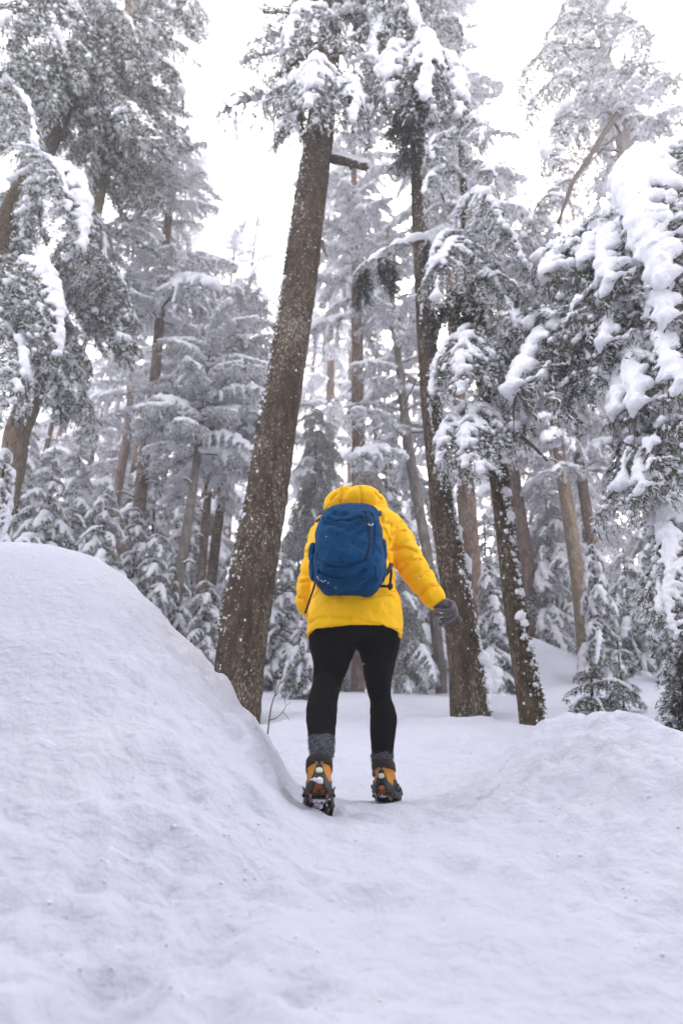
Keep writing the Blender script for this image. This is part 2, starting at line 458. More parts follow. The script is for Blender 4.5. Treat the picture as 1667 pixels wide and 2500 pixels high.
def make_bough(seed, arch=0.25, droop=0.75, width=0.30, gap=0.075, twig=0.07, hang=0.25, hang_len=(2, 5), frost=0.4,
               snow=0.7, snow_r=0.085, lat_droop=0.5, needle='needle', finger=0.0, clump=2.2, voxel=0.024, twig_w=0.0105, node=0.034, rag=0.020, needles=5, crumbs=.10, holes=-.62, soft=1):
    """A bough 2 m long along +X: bent stem, side twigs with needle sprays, snow lying on top.
    Returns (foliage mesh, snow mesh)."""
    rg = np.random.default_rng(seed)
    L = 2.0
    ts = np.linspace(0, 1, 24)
    sw = rg.uniform(-.14, .14)
    def stem(t):
        t = np.asarray(t, dtype=np.float64)
        return np.stack([L * t * (1 - .10 * t * t), L * sw * t * t, L * (arch * t - droop * .5 * t ** 2.2)], -1)
    sp = stem(ts)
    acc = Acc()
    acc.add(tube(sp, 0.020 * (1 - ts) + 0.004, 6, True), 2)
    A, D, S = [], [], []
    sc, sr = [], []
    t = 0.14; side = 1
    while t < 0.99:
        p0 = stem(t); tg = stem(t + .01) - p0; tg /= np.linalg.norm(tg)
        pr = np.cross([0, 0, 1], tg); pr /= np.linalg.norm(pr)
        ang = math.radians(rg.uniform(42, 66))
        prof = min(1.0, (t + .10) / .42) * (1.05 - t) ** 0.72
        l = width * L * prof * rg.uniform(.7, 1.15) + 0.06
        d = pr * side * math.sin(ang) + tg * math.cos(ang)
        m = max(3, int(l / node))
        ss = np.linspace(0, 1, m)
        pts = p0 + d * (ss * l)[:, None]
        pts[:, 2] -= lat_droop * l * ss ** 2 * rg.uniform(.7, 1.3)
        pts[:, :2] += rg.normal(size=(m, 2)) * .008
        acc.add(tube(pts, 0.007 * (1 - ss * .7), 4, False), 2)
        side2 = np.cross([0, 0, 1], d)
        for k in range(m):
            for q in (-1, 1):
                if rg.random() < .12: continue
                A.append(pts[k]); dd = d * rg.uniform(.4, 1.0) + side2 * q * rg.uniform(.5, 1.0); dd[2] += rg.uniform(-.65, .12); D.append(dd)
                S.append(rg.uniform(.7, 1.25))
            if rg.random() < hang:
                c = pts[k].copy()
                for j in range(rg.integers(*hang_len)):
                    for _ in range(2):
                        A.append(c.copy()); D.append(np.array([rg.normal() * .4, rg.normal() * .4, -1.0])); S.append(rg.uniform(.7, 1.15))
                    c = c + np.array([rg.normal() * .01, rg.normal() * .01, -.055])
        # snow on this side twig
        for k in range(m):
            cn = vnoise(np.array([pts[k] * clump + seed * 7.3]), 3)[0] * .5 + .5
            if cn < 1 - snow: continue
            w = (cn - (1 - snow)) / snow
            r = snow_r * (0.45 + .65 * w) * (1.0 - .45 * ss[k]) * rg.uniform(.75, 1.2) * (0.65 + .35 * (1 - t))
            sc.append(pts[k] + np.array([0, 0, r * .45 + .006])); sr.append(r)
            if finger and rg.random() < finger and ss[k] > .5:
                c = pts[k].copy()
                for j in range(rg.integers(3, 9)):
                    c = c + np.array([d[0] * .02, d[1] * .02, -.05]); r *= .93
                    sc.append(c.copy()); sr.append(max(r, .02))
        side = -side
        t += gap * rg.uniform(.7, 1.3) / L
    for k in range(len(ts)):
        cn = vnoise(np.array([sp[k] * clump * .9 + seed * 3.1]), 9)[0] * .5 + .5
        if cn < 1 - snow * 1.1: continue
        r = snow_r * rg.uniform(.75, 1.2) * (0.75 + .35 * math.sin(min(1, ts[k] * 1.4) * math.pi))
        sc.append(sp[k] + np.array([0, 0, r * .5])); sr.append(r)
    A = np.array(A); D = np.array(D); S = np.array(S)
    v, f, own = sprays(A, D, S, twig, twig_w, rg, needles)
    fm = (rg.random(len(A)) < frost).astype(int)[own]
    flip = rg.random(len(f)) < .12; fm = np.where(flip, 1 - fm, fm)
    fv = np.vstack(acc.v + [v]); n0 = acc.n
    faces = acc.f + [tuple(x) for x in (f + n0)]
    midx = acc.m + list(fm)
    fol = mesh_from('bough', fv, faces, [M[needle], M['frost'], M['stem']], midx, smooth=False)
    fol['tip'] = [float(a) for a in stem(1.0)]
    sn = None
    if sc:
        sc, sr = np.array(sc), np.array(sr)
        keep = fbm(sc * 6.5 + seed, 2, 31) > holes
        sc, sr = sc[keep], np.maximum(sr[keep] * rg.uniform(.7, 1.12, keep.sum()), voxel * .95)
        bv, bf = blobs(sc, sr, 0.72, ICO1)
        sn = remeshed(mesh_from('bough_snow', bv, bf, M['snow']), voxel, soft, 'bough_snow')
        co = get_co(sn)
        co += get_no(sn) * (rag * fbm(co * 10, 3, seed) + .5 * rag * fbm(co * 4, 2, seed + 5) + .45 * rag * fbm(co * 34, 2, seed + 8))[:, None]
        set_co(sn, co)
        # loose crumbs of snow caught among the needles round each pad
        ci = rg.integers(0, len(A), int(len(A) * crumbs)); cc = A[ci] + rg.normal(size=(len(ci), 3)) * .012 + np.array([0, 0, .012])
        cv, cf = blobs(cc, rg.uniform(.006, .02, len(ci)), .8, ICO0, .5, seed)
        v1 = get_co(sn); f1 = [tuple(p.vertices) for p in sn.polygons]
        nm = mesh_from('bough_snow', np.vstack([v1, cv]), f1 + [tuple(x) for x in (cf + len(v1))], M['snow'])
        bpy.data.meshes.remove(sn); sn = nm
    return fol, sn

def merge_pair(fol, sn, name='bough'):
    """foliage + snow as one mesh, for trees too far off to show the two apart."""
    v1 = get_co(fol); f1 = [tuple(p.vertices) for p in fol.polygons]; m1 = [p.material_index for p in fol.polygons]
    v2 = get_co(sn); f2 = [tuple(i + len(v1) for i in p.vertices) for p in sn.polygons]
    me = mesh_from(name, np.vstack([v1, v2]), f1 + f2, [M['needle'], M['frost'], M['stem'], M['snow']], m1 + [3] * len(f2), False)
    sm = np.array([False] * len(f1) + [True] * len(f2)); me.polygons.foreach_set('use_smooth', sm)
    return me

def make_tuft(seed, needle='needle', frost=.5, snow=.3, spread=.26):
    """A clump hanging straight down, 1 m long, from its tip at the origin."""
    rg = np.random.default_rng(seed); ts = np.linspace(0, 1, 16)
    sw = rg.uniform(-.12, .12, 2)
    sp = np.stack([sw[0] * np.sin(ts * 3), sw[1] * np.sin(ts * 2.5), -ts], 1)
    acc = Acc().add(tube(sp, .012 * (1 - ts) + .003, 5), 2); A, D, S = [], [], []; sc, sr = [], []
    t = .02
    while t < 1:
        p0 = np.array([np.interp(t, ts, sp[:, k]) for k in range(3)])
        for _ in range(4):
            az = rg.uniform(0, 6.283); l = spread * min(1, (t + .18) / .4) * (1.12 - t) ** .5 * rg.uniform(.5, 1.15)
            d = np.array([math.cos(az), math.sin(az), -rg.uniform(.5, 1.7)]); d /= np.linalg.norm(d)
            m = max(3, int(l / .03)); ss = np.linspace(.05, 1, m); pts = p0 + d * (ss * l)[:, None]; pts[:, 2] -= .35 * l * ss ** 2
            for k in range(m):
                for _q in range(2):
                    A.append(pts[k]); D.append(d * .6 + np.array([rg.normal() * .5, rg.normal() * .5, -rg.uniform(.1, .9)])); S.append(rg.uniform(.7, 1.2))
                if rg.random() < snow * .5: sc.append(pts[k] + np.array([0, 0, .015])); sr.append(rg.uniform(.02, .042))
        t += .028
    v, f, own = sprays(np.array(A), np.array(D), np.array(S), .046, .0068, rg, 5)
    fm = (rg.random(len(A)) < frost).astype(int)[own]
    fol = mesh_from('bough', np.vstack(acc.v + [v]), acc.f + [tuple(x) for x in (f + acc.n)], [M[needle], M['frost'], M['stem']], acc.m + list(fm), smooth=False)
    fol['tip'] = [float(x) for x in sp[-1]]; fol['tuft'] = 1
    sn = None
    if sc:
        bv, bf = blobs(np.array(sc), np.array(sr), .9, ICO1); sn = remeshed(mesh_from('bough_snow', bv, bf, M['snow']), .02, 1, 'bough_snow')
    return fol, sn

V = {}
V['spray'] = [make_bough(10 + i, 0.22 + .05 * (i % 3), 0.75 + .12 * (i % 2), 0.30, frost=.5, snow=.66, snow_r=.062, hang=.3, finger=.06) for i in range(4)]
V['heavy'] = [make_bough(30 + i, 0.25, 0.95, 0.28, frost=.45, snow=.80, snow_r=.074, hang=.3, finger=.16, lat_droop=.9, voxel=.021) for i in range(4)]
V['slab'] = [make_bough(40 + i, 0.20, 1.0, 0.21, gap=.05, frost=.45, snow=.93, snow_r=.082, hang=.4, finger=.10, lat_droop=1.25, voxel=.022, rag=.022, holes=-.8, soft=1, clump=1.7, crumbs=.12) for i in range(4)]
V['curtain'] = [make_bough(50 + i, 0.10, 1.0, 0.26, frost=.44, snow=.40, snow_r=.042, hang=.7, hang_len=(4, 9), lat_droop=.9, clump=1.6, needles=4) for i in range(4)]
V['lace'] = [make_bough(70 + i, 0.15, 0.6, 0.34, frost=.66, snow=.6, snow_r=.045, hang=.35) for i in range(3)]
V['dark'] = [make_tuft(90 + i, 'darkneedle', .06, .0) for i in range(3)]
V['drape'] = [make_tuft(95 + i, 'needle', .42, .07, .2) for i in range(3)]
V['green'] = [make_bough(110 + i, 0.15, 0.55, 0.34, frost=.25, snow=.5, snow_r=.05, hang=.2) for i in range(2)]
# young growth and the frosted trees further in: more snow than green
YK = dict(gap=.17, node=.085, twig=.20, twig_w=.034, needles=5, crumbs=.05, voxel=.045, clump=1.5)
V['young_green'] = [make_bough(160 + i, 0.15, 0.8, 0.40, frost=.22, snow=.52, snow_r=.115, hang=.3, hang_len=(2, 4), **YK) for i in range(3)]
V['young_snow'] = [make_bough(170 + i, 0.2, 0.95, 0.40, frost=.45, snow=.88, snow_r=.20, hang=.3, hang_len=(2, 4), finger=.05, **YK) for i in range(4)]
RK = dict(gap=.085, node=.045, twig=.085, twig_w=.014, needles=4, crumbs=.08)
V['rime'] = [make_bough(180 + i, 0.2, 0.75, 0.32, frost=.80, snow=.78, snow_r=.095, hang=.35, hang_len=(2, 5), voxel=.03, **RK) for i in range(3)]
V['puff'] = [make_bough(190 + i, 0.22, 0.9, 0.32, frost=.75, snow=.93, snow_r=.135, hang=.3, finger=.08, lat_droop=.8, voxel=.036, clump=1.7, **RK) for i in range(4)]
FK = dict(gap=.11, node=.065, twig=.12, twig_w=.022, needles=3, crumbs=.06)
FAR = {'spray': [merge_pair(*make_bough(130 + i, 0.2, 0.8, 0.34, frost=.88, snow=.86, snow_r=.125, hang=.3, hang_len=(2, 4), voxel=.04, clump=1.7, **FK)) for i in range(4)],
       'heavy': [merge_pair(*make_bough(140 + i, 0.22, 0.95, 0.34, frost=.85, snow=.95, snow_r=.165, hang=.3, hang_len=(2, 4), finger=.08, voxel=.045, lat_droop=.8, clump=1.5, **FK)) for i in range(4)],
       'lace': [merge_pair(*make_bough(150 + i, 0.12, 0.7, 0.36, frost=.9, snow=.65, snow_r=.08, hang=.4, hang_len=(2, 5), voxel=.032, **FK)) for i in range(3)]}
# ------------------------------------------------------------------ trees
RT = random.Random(4)

def add_bough(root, kind, loc, yaw, pitch, roll, scale, near=True):
    k = RT.randrange(len((V if near else FAR)[kind]))
    if near:
        fol, sn = V[kind][k]
    else:
        fol, sn = FAR[kind][k], None
    o = link('bough', fol, root, Vector(loc) - root.location, (0, 0, 0), scale)
    o.rotation_euler = (Matrix.Rotation(yaw, 3, 'Z') @ Matrix.Rotation(-pitch, 3, 'Y') @ Matrix.Rotation(roll, 3, 'X')).to_euler()
    if sn is not None:
        link('bough_snow', sn, o, kind='stuff')
    return o

def bough_to(root, kind, a, b, roll=0.0, size=1.0, near=True):
    """A bough from world point a to tip b."""
    d = Vector(b) - Vector(a)
    if kind == 'curtain' and d.z < -1.3 * math.hypot(d.x, d.y): kind = 'drape'
    k = RT.randrange(len(V[kind]))
    fol, sn = V[kind][k]
    tip = Vector(fol['tip'])
    sc = d.length / tip.length * size
    o = link('bough', fol, root, Vector(a) - root.location, (0, 0, 0), sc)
    if fol.get('tuft'):
        q = tip.rotation_difference(d)
        o.rotation_euler = (q.to_matrix() @ Matrix.Rotation(RT.uniform(0, 6.28), 3, 'Z')).to_euler()
        o.scale = (sc * .5 + .35, sc * .5 + .35, sc)
    else:
        yaw = math.atan2(d.y, d.x) - math.atan2(tip.y, tip.x)
        pitch = math.atan2(d.z, math.hypot(d.x, d.y)) - math.atan2(tip.z, math.hypot(tip.x, tip.y))
        o.rotation_euler = (Matrix.Rotation(yaw, 3, 'Z') @ Matrix.Rotation(-pitch, 3, 'Y') @ Matrix.Rotation(roll, 3, 'X')).to_euler()
    if sn is not None: link('bough_snow', sn, o, kind='stuff')
    return o

def trunk_mesh(pts, radii, m, nseg=20, step=0.16, rough=0.05, seed=0, flare=0.07, name='trunk'):
    """pts local to the thing; a tapered, slightly uneven trunk with furrowed bark."""
    Ltot = sum((Vector(pts[i + 1]) - Vector(pts[i])).length for i in range(len(pts) - 1))
    n = max(8, int(Ltot / step))
    fine = bez(pts, 40 * len(pts))
    rf = np.interp(np.linspace(0, 1, len(fine)), np.linspace(0, 1, len(radii)), radii)
    ln = np.concatenate([[0], np.cumsum(np.linalg.norm(np.diff(fine, axis=0), axis=1))])
    at_ = np.linspace(0, ln[-1], n)
    path = np.stack([np.interp(at_, ln, fine[:, k]) for k in range(3)], 1); rr = np.interp(at_, ln, rf)
    dist = np.linspace(0, Ltot, n)
    rr = rr * (1 + flare * np.exp(-np.maximum(dist - 0.5, 0) / .35))
    t, nn, bb = frames(path)
    a = np.linspace(0, 2 * np.pi, nseg, endpoint=False)
    ca, sa = np.cos(a), np.sin(a)
    A, Dd = np.meshgrid(a, dist)
    R = rr[:, None] * np.ones_like(A)
    q = np.stack([np.cos(A) * 2.2, np.sin(A) * 2.2, Dd * 0.9], -1).reshape(-1, 3)
    q2 = np.stack([np.cos(A) * R * 34, np.sin(A) * R * 34, Dd * 6.0], -1).reshape(-1, 3)
    w = rough * fbm(q + seed * 5.1, 3, seed) + rough * 0.9 * np.abs(fbm(q2, 2, seed + 9)) * min(1.0, nseg / 40)
    R = R * (1 + w.reshape(R.shape))
    v = path[:, None] + R[..., None] * (ca[None, :, None] * nn[:, None] + sa[None, :, None] * bb[:, None])
    vv, ff = loft(v, True)
    return mesh_from(name, vv, ff, m), path, rr

def snags(root, path, rr, n, rg, m, lo=.1, hi=.7, len_=(.15, .5), snow=True):
    """Dead broken side branches on a trunk, with a line of snow on top."""
    for _ in range(n):
        i = int(rg.uniform(lo, hi) * (len(path) - 1)); az = rg.uniform(0, 2 * math.pi); l = rg.uniform(*len_)
        d = np.array([math.cos(az), math.sin(az), rg.uniform(-.35, .25)])
        a = path[i] + d * rr[i] * .7
        p = bez([a, a + d * l * .5 + np.array([0, 0, .04 * l]), a + d * l + np.array([0, 0, -.18 * l])], 8)
        acc = Acc().add(tube(p, np.linspace(.018, .006, 8), 5), 0)
        o = link('dead_branch', acc.mesh('dead_branch', m), root)
        if snow:
            s = Acc().add(blobs(p + np.array([0, 0, .018]), np.linspace(.03, .014, 8), .8, ICO1), 0)
            link('branch_snow', s.mesh('branch_snow', M['snow']), o)

def conifer(name, label, pts, radii, m, crown=None, group=None, near=True, nseg=20, step=.16, cat='tree', seed=0, dead=0, rough=.05, base_extra=0.5):
    """pts: world points up the trunk. crown: dict(lo, hi, n, l0, l1, kinds, tilt, size)."""
    base = Vector(pts[0])
    root = thing(name, label, cat, base, group)
    loc = [Vector(p) - base for p in pts]
    d0 = (loc[1] - loc[0]).normalized()
    loc = [loc[0] - d0 * base_extra] + loc
    me, path, rr = trunk_mesh(loc, [radii[0]] + list(radii), m, nseg, step, rough, seed)
    link('trunk', me, root)
    rg = random.Random(seed * 31 + 7)
    if dead: snags(root, path, rr, dead, rg, M['stem'])
    if crown:
        az = rg.uniform(0, 6.28)
        n = crown['n']
        for i in range(n):
            u = (i + rg.uniform(-.3, .3)) / max(1, n - 1)
            u = min(1, max(0, u))
            h = crown['lo'] + (crown['hi'] - crown['lo']) * u
            k = min(len(path) - 1, max(0, int(h * (len(path) - 1))))
            az += 2.399 + rg.uniform(-.4, .4)
            l = (crown['l0'] * (1 - u) + crown['l1'] * u) * rg.uniform(.72, 1.18)
            nz = vnoise(np.array([[math.cos(az) * 1.3 + seed, math.sin(az) * 1.3, h * 7.0]]), 8)[0]
            l *= 1 + .38 * nz
            if nz < -.55: continue
            tilt = crown.get('tilt', (-.15, .35)); pt = tilt[0] + (tilt[1] - tilt[0]) * u + rg.uniform(-.15, .15)
            kind = rg.choices(list(crown['kinds']), list(crown['kinds'].values()))[0]
            p = Vector(path[k]) + base
            add_bough(root, kind, p, az, pt, rg.uniform(-.25, .25), l / 2.0, near)
    root['_p'] = 0
    return root, path, rr, base

def trunk_line(pix, Y):
    """world points and radii from (px, py, width) of a trunk at forward distance Y (number or list)."""
    pts, rad = [], []
    for i, (x, y, w) in enumerate(pix):
        yy = Y[i] if isinstance(Y, (list, tuple)) else Y
        p = P(x, y, yy); pts.append(p); rad.append(px2m(w, p) / 2)
    return pts, rad

def flecks(root, trunk, path, rr, n, az0, spread, size, rg, name='snow_fleck', lo=0.02, hi=.98, mat_='snow', out=1.0):
    """Specks of driven snow stuck to the bark, thickest on the windward side."""
    c, r = [], []
    t, nn, bb = frames(path)
    for _ in range(n):
        u = rg.uniform(lo, hi) * (len(path) - 1); i = int(u)
        a = az0 + rg.gauss(0, spread)
        d = np.array([math.cos(a), math.sin(a), 0.0]); d -= t[i] * d.dot(t[i]); d /= np.linalg.norm(d)
        s = size * rg.uniform(.4, 1.0) ** 1.6 * (2.2 if rg.random() < .06 else 1)
        pos = path[i] * (1 - (u - i)) + path[min(i + 1, len(path) - 1)] * (u - i)
        if vnoise(np.array([[a * 2.2, u * .09, 3.3]]), 4)[0] < -.15 and rg.random() < .75: continue
        c.append(pos + d * (rr[i] * out + s * .15)); r.append((s, s, s * rg.uniform(.8, 1.7)))
    v, f = blobs(np.array(c), np.array(r), 1, ICO0, .5, 3)
    return link(name, mesh_from(name, v, f, M[mat_]), trunk, kind='stuff')

def moss(root, trunk, path, rr, n, az0, spread, rg, lo=.02, hi=.9):
    t, nn, bb = frames(path); A, D = [], []
    for _ in range(n):
        u = rg.uniform(lo, hi) * (len(path) - 1); i = int(u); a = az0 + rg.gauss(0, spread)
        if vnoise(np.array([[a * 1.5, u * .07, 8.1]]), 6)[0] < -.1 and rg.random() < .8: continue
        d = np.array([math.cos(a), math.sin(a), 0.0])
        pos = path[i] * (1 - (u - i)) + path[min(i + 1, len(path) - 1)] * (u - i)
        A.append(pos + d * rr[i] * .97); D.append(d * .8 + np.array([rg.gauss(0, .4), rg.gauss(0, .4), rg.uniform(-.9, .5)]))
    g = np.random.default_rng(5)
    v, f = diamonds(np.array(A), np.array(D), g.uniform(.025, .06, len(A)), g.uniform(.012, .03, len(A)), g, .1)
    return link('moss', mesh_from('moss', v, f, M['moss'], smooth=False), trunk, kind='stuff')

def child(root, nm):
    return [c for c in root.children if c.name.startswith(nm)][0]

# --- the big leaning trunk behind the walker
pts, rad = trunk_line([(574, 1735, 118), (588, 1600, 116), (610, 1450, 112), (645, 1250, 101), (686, 983, 90), (716, 800, 85), (743, 600, 79), (768, 420, 72), (785, 300, 65), (800, 160, 56), (810, 40, 48), (822, -180, 38), (834, -420, 24)], 6.5)
t1, path, rr, b = conifer('hemlock_tree', 'thick brown leaning trunk plastered with moss and snow flecks behind the walker', pts, rad, M['bark_brown'], None, nseg=96, step=.035, seed=1, rough=.045)
trk = child(t1, 'trunk'); rg = random.Random(2)
flecks(t1, trk, path, rr, 5200, math.radians(215), .8, .008, rg)
flecks(t1, trk, path, rr, 2600, math.radians(184), .36, .023, rg)
flecks(t1, trk, path, rr, 1500, math.radians(280), .7, .006, rg)
moss(t1, trk, path, rr, 9000, math.radians(200), .6, rg)
Yt = 6.5
def TB(root, kind, a, b, dy0=0.0, dy1=0.0, Y=6.5, **kw):
    return bough_to(root, kind, P(a[0], a[1], Y + dy0), P(b[0], b[1], Y + dy1), **kw)
TB(t1, 'heavy', (785, 225), (640, 265), 0, -.5); TB(t1, 'spray', (785, 235), (528, 285), -.1, -.2)
TB(t1, 'heavy', (790, 230), (870, 310), -.2, -1.0); TB(t1, 'heavy', (790, 215), (760, 262), -.2, -1.3)
TB(t1, 'spray', (800, 215), (950, 270), 0, -.3); TB(t1, 'heavy', (790, 225), (895, 330), -.1, -.5)
TB(t1, 'dark', (770, 240), (690, 345), 0, .2); TB(t1, 'curtain', (740, 245), (672, 380), 0, .0); TB(t1, 'dark', (720, 260), (735, 350), .2, .2)
TB(t1, 'spray', (800, 100), (590, 160), 0, -.1); TB(t1, 'dark', (790, 110), (675, 195), 0, 0); TB(t1, 'spray', (790, 90), (600, 110), 0, .4)
TB(t1, 'heavy', (805, 60), (720, 110), 0, -.8); TB(t1, 'heavy', (810, 40), (985, 130), 0, -.4); TB(t1, 'heavy', (812, 30), (960, 60), 0, -.2)
TB(t1, 'spray', (805, 130), (930, 200), 0, -.5); TB(t1, 'spray', (805, 90), (950, 130), 0, .5); TB(t1, 'dark', (800, 150), (880, 215), 0, .2)
TB(t1, 'dark', (815, 0), (640, 30), 0, 0); TB(t1, 'dark', (815, -20), (720, 40), 0, 0)
for i in range(26):
    y = 20 - i * 17; a = (813 + RT.uniform(-5, 5), y); x = RT.choice([-1, 1]) * RT.uniform(90, 200)
    TB(t1, RT.choice(['heavy', 'spray', 'dark', 'spray']), a, (a[0] + x, y + RT.uniform(25, 90)), 0, RT.uniform(-1.3, 1.3))
# broken snow-capped stub on its right side
p0, p1 = P(812, 388, 6.45), P(893, 408, 6.2)
ax = bez([p0, (p0 + p1) / 2 + Vector((0, 0, .03)), p1], 10)
st = link('dead_branch', Acc().add(tube(ax, np.linspace(.075, .06, 10), 10), 0).add(tube(bez([ax[5], ax[5] + np.array([0, 0, -.17])], 4), [.035, .03, .03, .02], 7), 0).mesh('dead_branch', M['bark_brown']), t1, -t1.location)
sc_, sr_ = [], []
for i in range(1, 10): sc_.append(ax[i] + np.array([0, 0, .075])); sr_.append(.09)
sv = remeshed(mesh_from('branch_snow', *blobs(np.array(sc_), np.array(sr_), .7), M['snow']), .025, 3, 'branch_snow')
link('branch_snow', sv, st)
pl = bez([P(787, 590, 6.35), P(790, 610, 6.3), P(800, 628, 6.25)], 6)
link('dead_branch', Acc().add(tube(pl, np.linspace(.03, .008, 6), 6), 0).mesh('dead_branch', M['stem']), t1, -t1.location)

# --- second trunk, right of the walker
pts, rad = trunk_line([(1147, 1755, 88), (1138, 1650, 80), (1119, 1500, 70), (1096, 1350, 62), (1079, 1250, 55), (1066, 1120, 51), (1054, 1000, 48), (1043, 850, 45), (1034, 700, 42), (1022, 520, 35), (1017, 400, 31), (1010, 260, 27), (1003, 100, 24), (998, -100, 18)], 6.7)
t2, path, rr, b = conifer('hemlock_tree', 'tall brown trunk just past the outstretched glove, snow flecked along its right edge', pts, rad, M['bark_brown'], None, nseg=72, step=.05, seed=2, rough=.06)
trk = child(t2, 'trunk')
flecks(t2, trk, path, rr, 1300, math.radians(-18), .45, .018, rg); flecks(t2, trk, path, rr, 1500, math.radians(-60), .7, .009, rg)
flecks(t2, trk, path, rr, 500, math.radians(5), .3, .035, rg, hi=.2)
moss(t2, trk, path, rr, 2600, math.radians(-25), .45, rg)
Yt = 7.5
TB(t2, 'dark', (1005, 230), (985, 395), 0, -.6, 6.7); TB(t2, 'dark', (1000, 240), (960, 370), 0, -.4, 6.7); TB(t2, 'dark', (1010, 250), (1030, 360), 0, -.5, 6.7)
TB(t2, 'heavy', (1005, 175), (960, 235), 0, -1.1, 6.7); TB(t2, 'heavy', (1005, 180), (1120, 290), 0, -.9, 6.7); TB(t2, 'heavy', (1005, 160), (1060, 250), 0, -1.2, 6.7)
TB(t2, 'spray', (1005, 200), (1150, 300), 0, .2, 6.7); TB(t2, 'heavy', (1003, 80), (930, 150), 0, -.8, 6.7); TB(t2, 'curtain', (1003, 60), (1050, 170), 0, -.5, 6.7)
TB(t2, 'spray', (1000, 20), (1130, 100), 0, -.3, 6.7); TB(t2, 'heavy', (1000, 0), (920, 70), 0, -.7, 6.7); TB(t2, 'curtain', (1000, -20), (1090, 60), 0, 0, 6.7)
for i in range(16):
    y = -30 - i * 15; x = RT.choice([-1, 1]) * RT.uniform(80, 170)
    TB(t2, RT.choice(['heavy', 'spray', 'curtain']), (998, y), (998 + x, y + RT.uniform(30, 90)), 0, RT.uniform(-1.2, 1.2), 6.7)
# arched snowy limb that crosses the trunk, hung with dark tufts
limb = bez([P(1100, 560, 6.7), P(1040, 585, 6.3), P(985, 600, 6.2), P(925, 635, 6.2), P(872, 690, 6.2)], 26)
lb = link('limb', Acc().add(tube(limb, np.linspace(.045, .012, 26), 7), 0).mesh('limb', M['stem']), t2, -t2.location)
cs = limb + np.array([0, 0, .05])
link('limb_snow', remeshed(mesh_from('limb_snow', *blobs(cs + np.random.default_rng(3).normal(size=cs.shape) * .02, np.linspace(.10, .075, 26), .8), M['snow']), .03, 2, 'limb_snow'), lb)
for a, b_, k in (((930, 630), (858, 690), 'heavy'), ((880, 665), (868, 740), 'dark'), ((895, 655), (905, 745), 'dark'), ((940, 630), (950, 720), 'dark'), ((925, 640), (965, 715), 'dark'), ((985, 600), (955, 650), 'spray'),
                 ((1045, 585), (1055, 690), 'dark'), ((1010, 600), (930, 620), 'heavy')):
    TB(t2, k, a, b_, -.6, -.6, 6.7)
# thin bare whip hanging across
w_ = bez([P(1135, 690, 6.5), P(1100, 720, 6.4), P(1060, 800, 6.35), P(1040, 870, 6.35), P(1010, 940, 6.3), P(985, 990, 6.3)], 30)
link('dead_branch', Acc().add(tube(w_, np.linspace(.02, .006, 30), 5), 0).mesh('dead_branch', M['stem']), t2, -t2.location)

# --- third trunk, shorter and dark, at the right mound
pts, rad = trunk_line([(1310, 1835, 62), (1290, 1700, 56), (1256, 1500, 46), (1236, 1340, 42), (1215, 1170, 40), (1193, 1000, 41), (1178, 900, 38), (1160, 780, 34), (1148, 680, 28), (1138, 560, 22), (1128, 400, 15), (1120, 260, 9)], 6.2)
t3, path, rr, b = conifer('hemlock_tree', 'slim dark mossy trunk rising behind the right snow mound', pts, rad, M['bark_brown'], None, nseg=64, step=.05, seed=3, rough=.06)
trk = child(t3, 'trunk')
flecks(t3, trk, path, rr, 1100, math.radians(-40), .8, .013, rg); flecks(t3, trk, path, rr, 260, math.radians(-40), .5, .028, rg, lo=.05, hi=.3)
moss(t3, trk, path, rr, 3600, math.radians(-45), .7, rg, hi=.7)
for a, b_, k, d in (((1195, 1000), (1075, 1130), 'heavy', -.7), ((1195, 1010), (1140, 1140), 'heavy', -.9), ((1195, 1000), (1060, 1085), 'spray', -.4), ((1190, 1030), (1245, 1130), 'spray', -.6),
                    ((1165, 830), (1065, 960), 'heavy', -.6), ((1165, 840), (1130, 960), 'heavy', -.9), ((1165, 820), (1240, 930), 'spray', -.5), ((1160, 800), (1100, 900), 'green', -.8),
                    ((1150, 700), (1100, 860), 'dark', -.3), ((1150, 700), (1065, 830), 'dark', -.2), ((1150, 720), (1125, 850), 'dark', -.1), ((1140, 580), (1060, 650), 'heavy', -.5), ((1140, 560), (1260, 640), 'heavy', -.7),
                    ((1140, 600), (1230, 720), 'spray', -.4), ((1150, 660), (1230, 790), 'spray', -.7), ((1135, 520), (1040, 520), 'heavy', -.3), ((1135, 500), (1210, 560), 'heavy', -.8), ((1130, 430), (1040, 470), 'heavy', -.5),
                    ((1128, 400), (1210, 470), 'spray', -.4), ((1125, 340), (1050, 400), 'spray', -.5), ((1123, 300), (1180, 360), 'heavy', -.4), ((1120, 280), (1080, 320), 'spray', 0), ((1150, 690), (1250, 700), 'green', -.9),
                    ((1180, 900), (1280, 1000), 'lace', -.6), ((1200, 1060), (1160, 1160), 'spray', -.9), ((1140, 600), (1090, 720), 'spray', -.8)):
    TB(t3, k, a, b_, 0, d, 6.2)
lm = bez([P(1195, 1020, 6.2), P(1240, 1045, 5.9), P(1290, 1080, 5.7), P(1335, 1125, 5.6)], 14)
link('dead_branch', Acc().add(tube(lm, np.linspace(.028, .012, 14), 6), 0).mesh('dead_branch', M['stem']), t3, -t3.location)

# --- the other trunks one can follow by eye
def simple(name, label, pix, Y, m, crown=None, **kw):
    pts, rad = trunk_line(pix, Y)
    # stand the foot on the snow
    g = gz(pts[0].x, pts[0].y)
    if pts[0].z > g: pts.insert(0, Vector((pts[0].x + (pts[0].x - pts[1].x) * .05, pts[0].y, g))); rad.insert(0, rad[0])
    return conifer(name, label, pts, rad, M[m], crown, **kw)

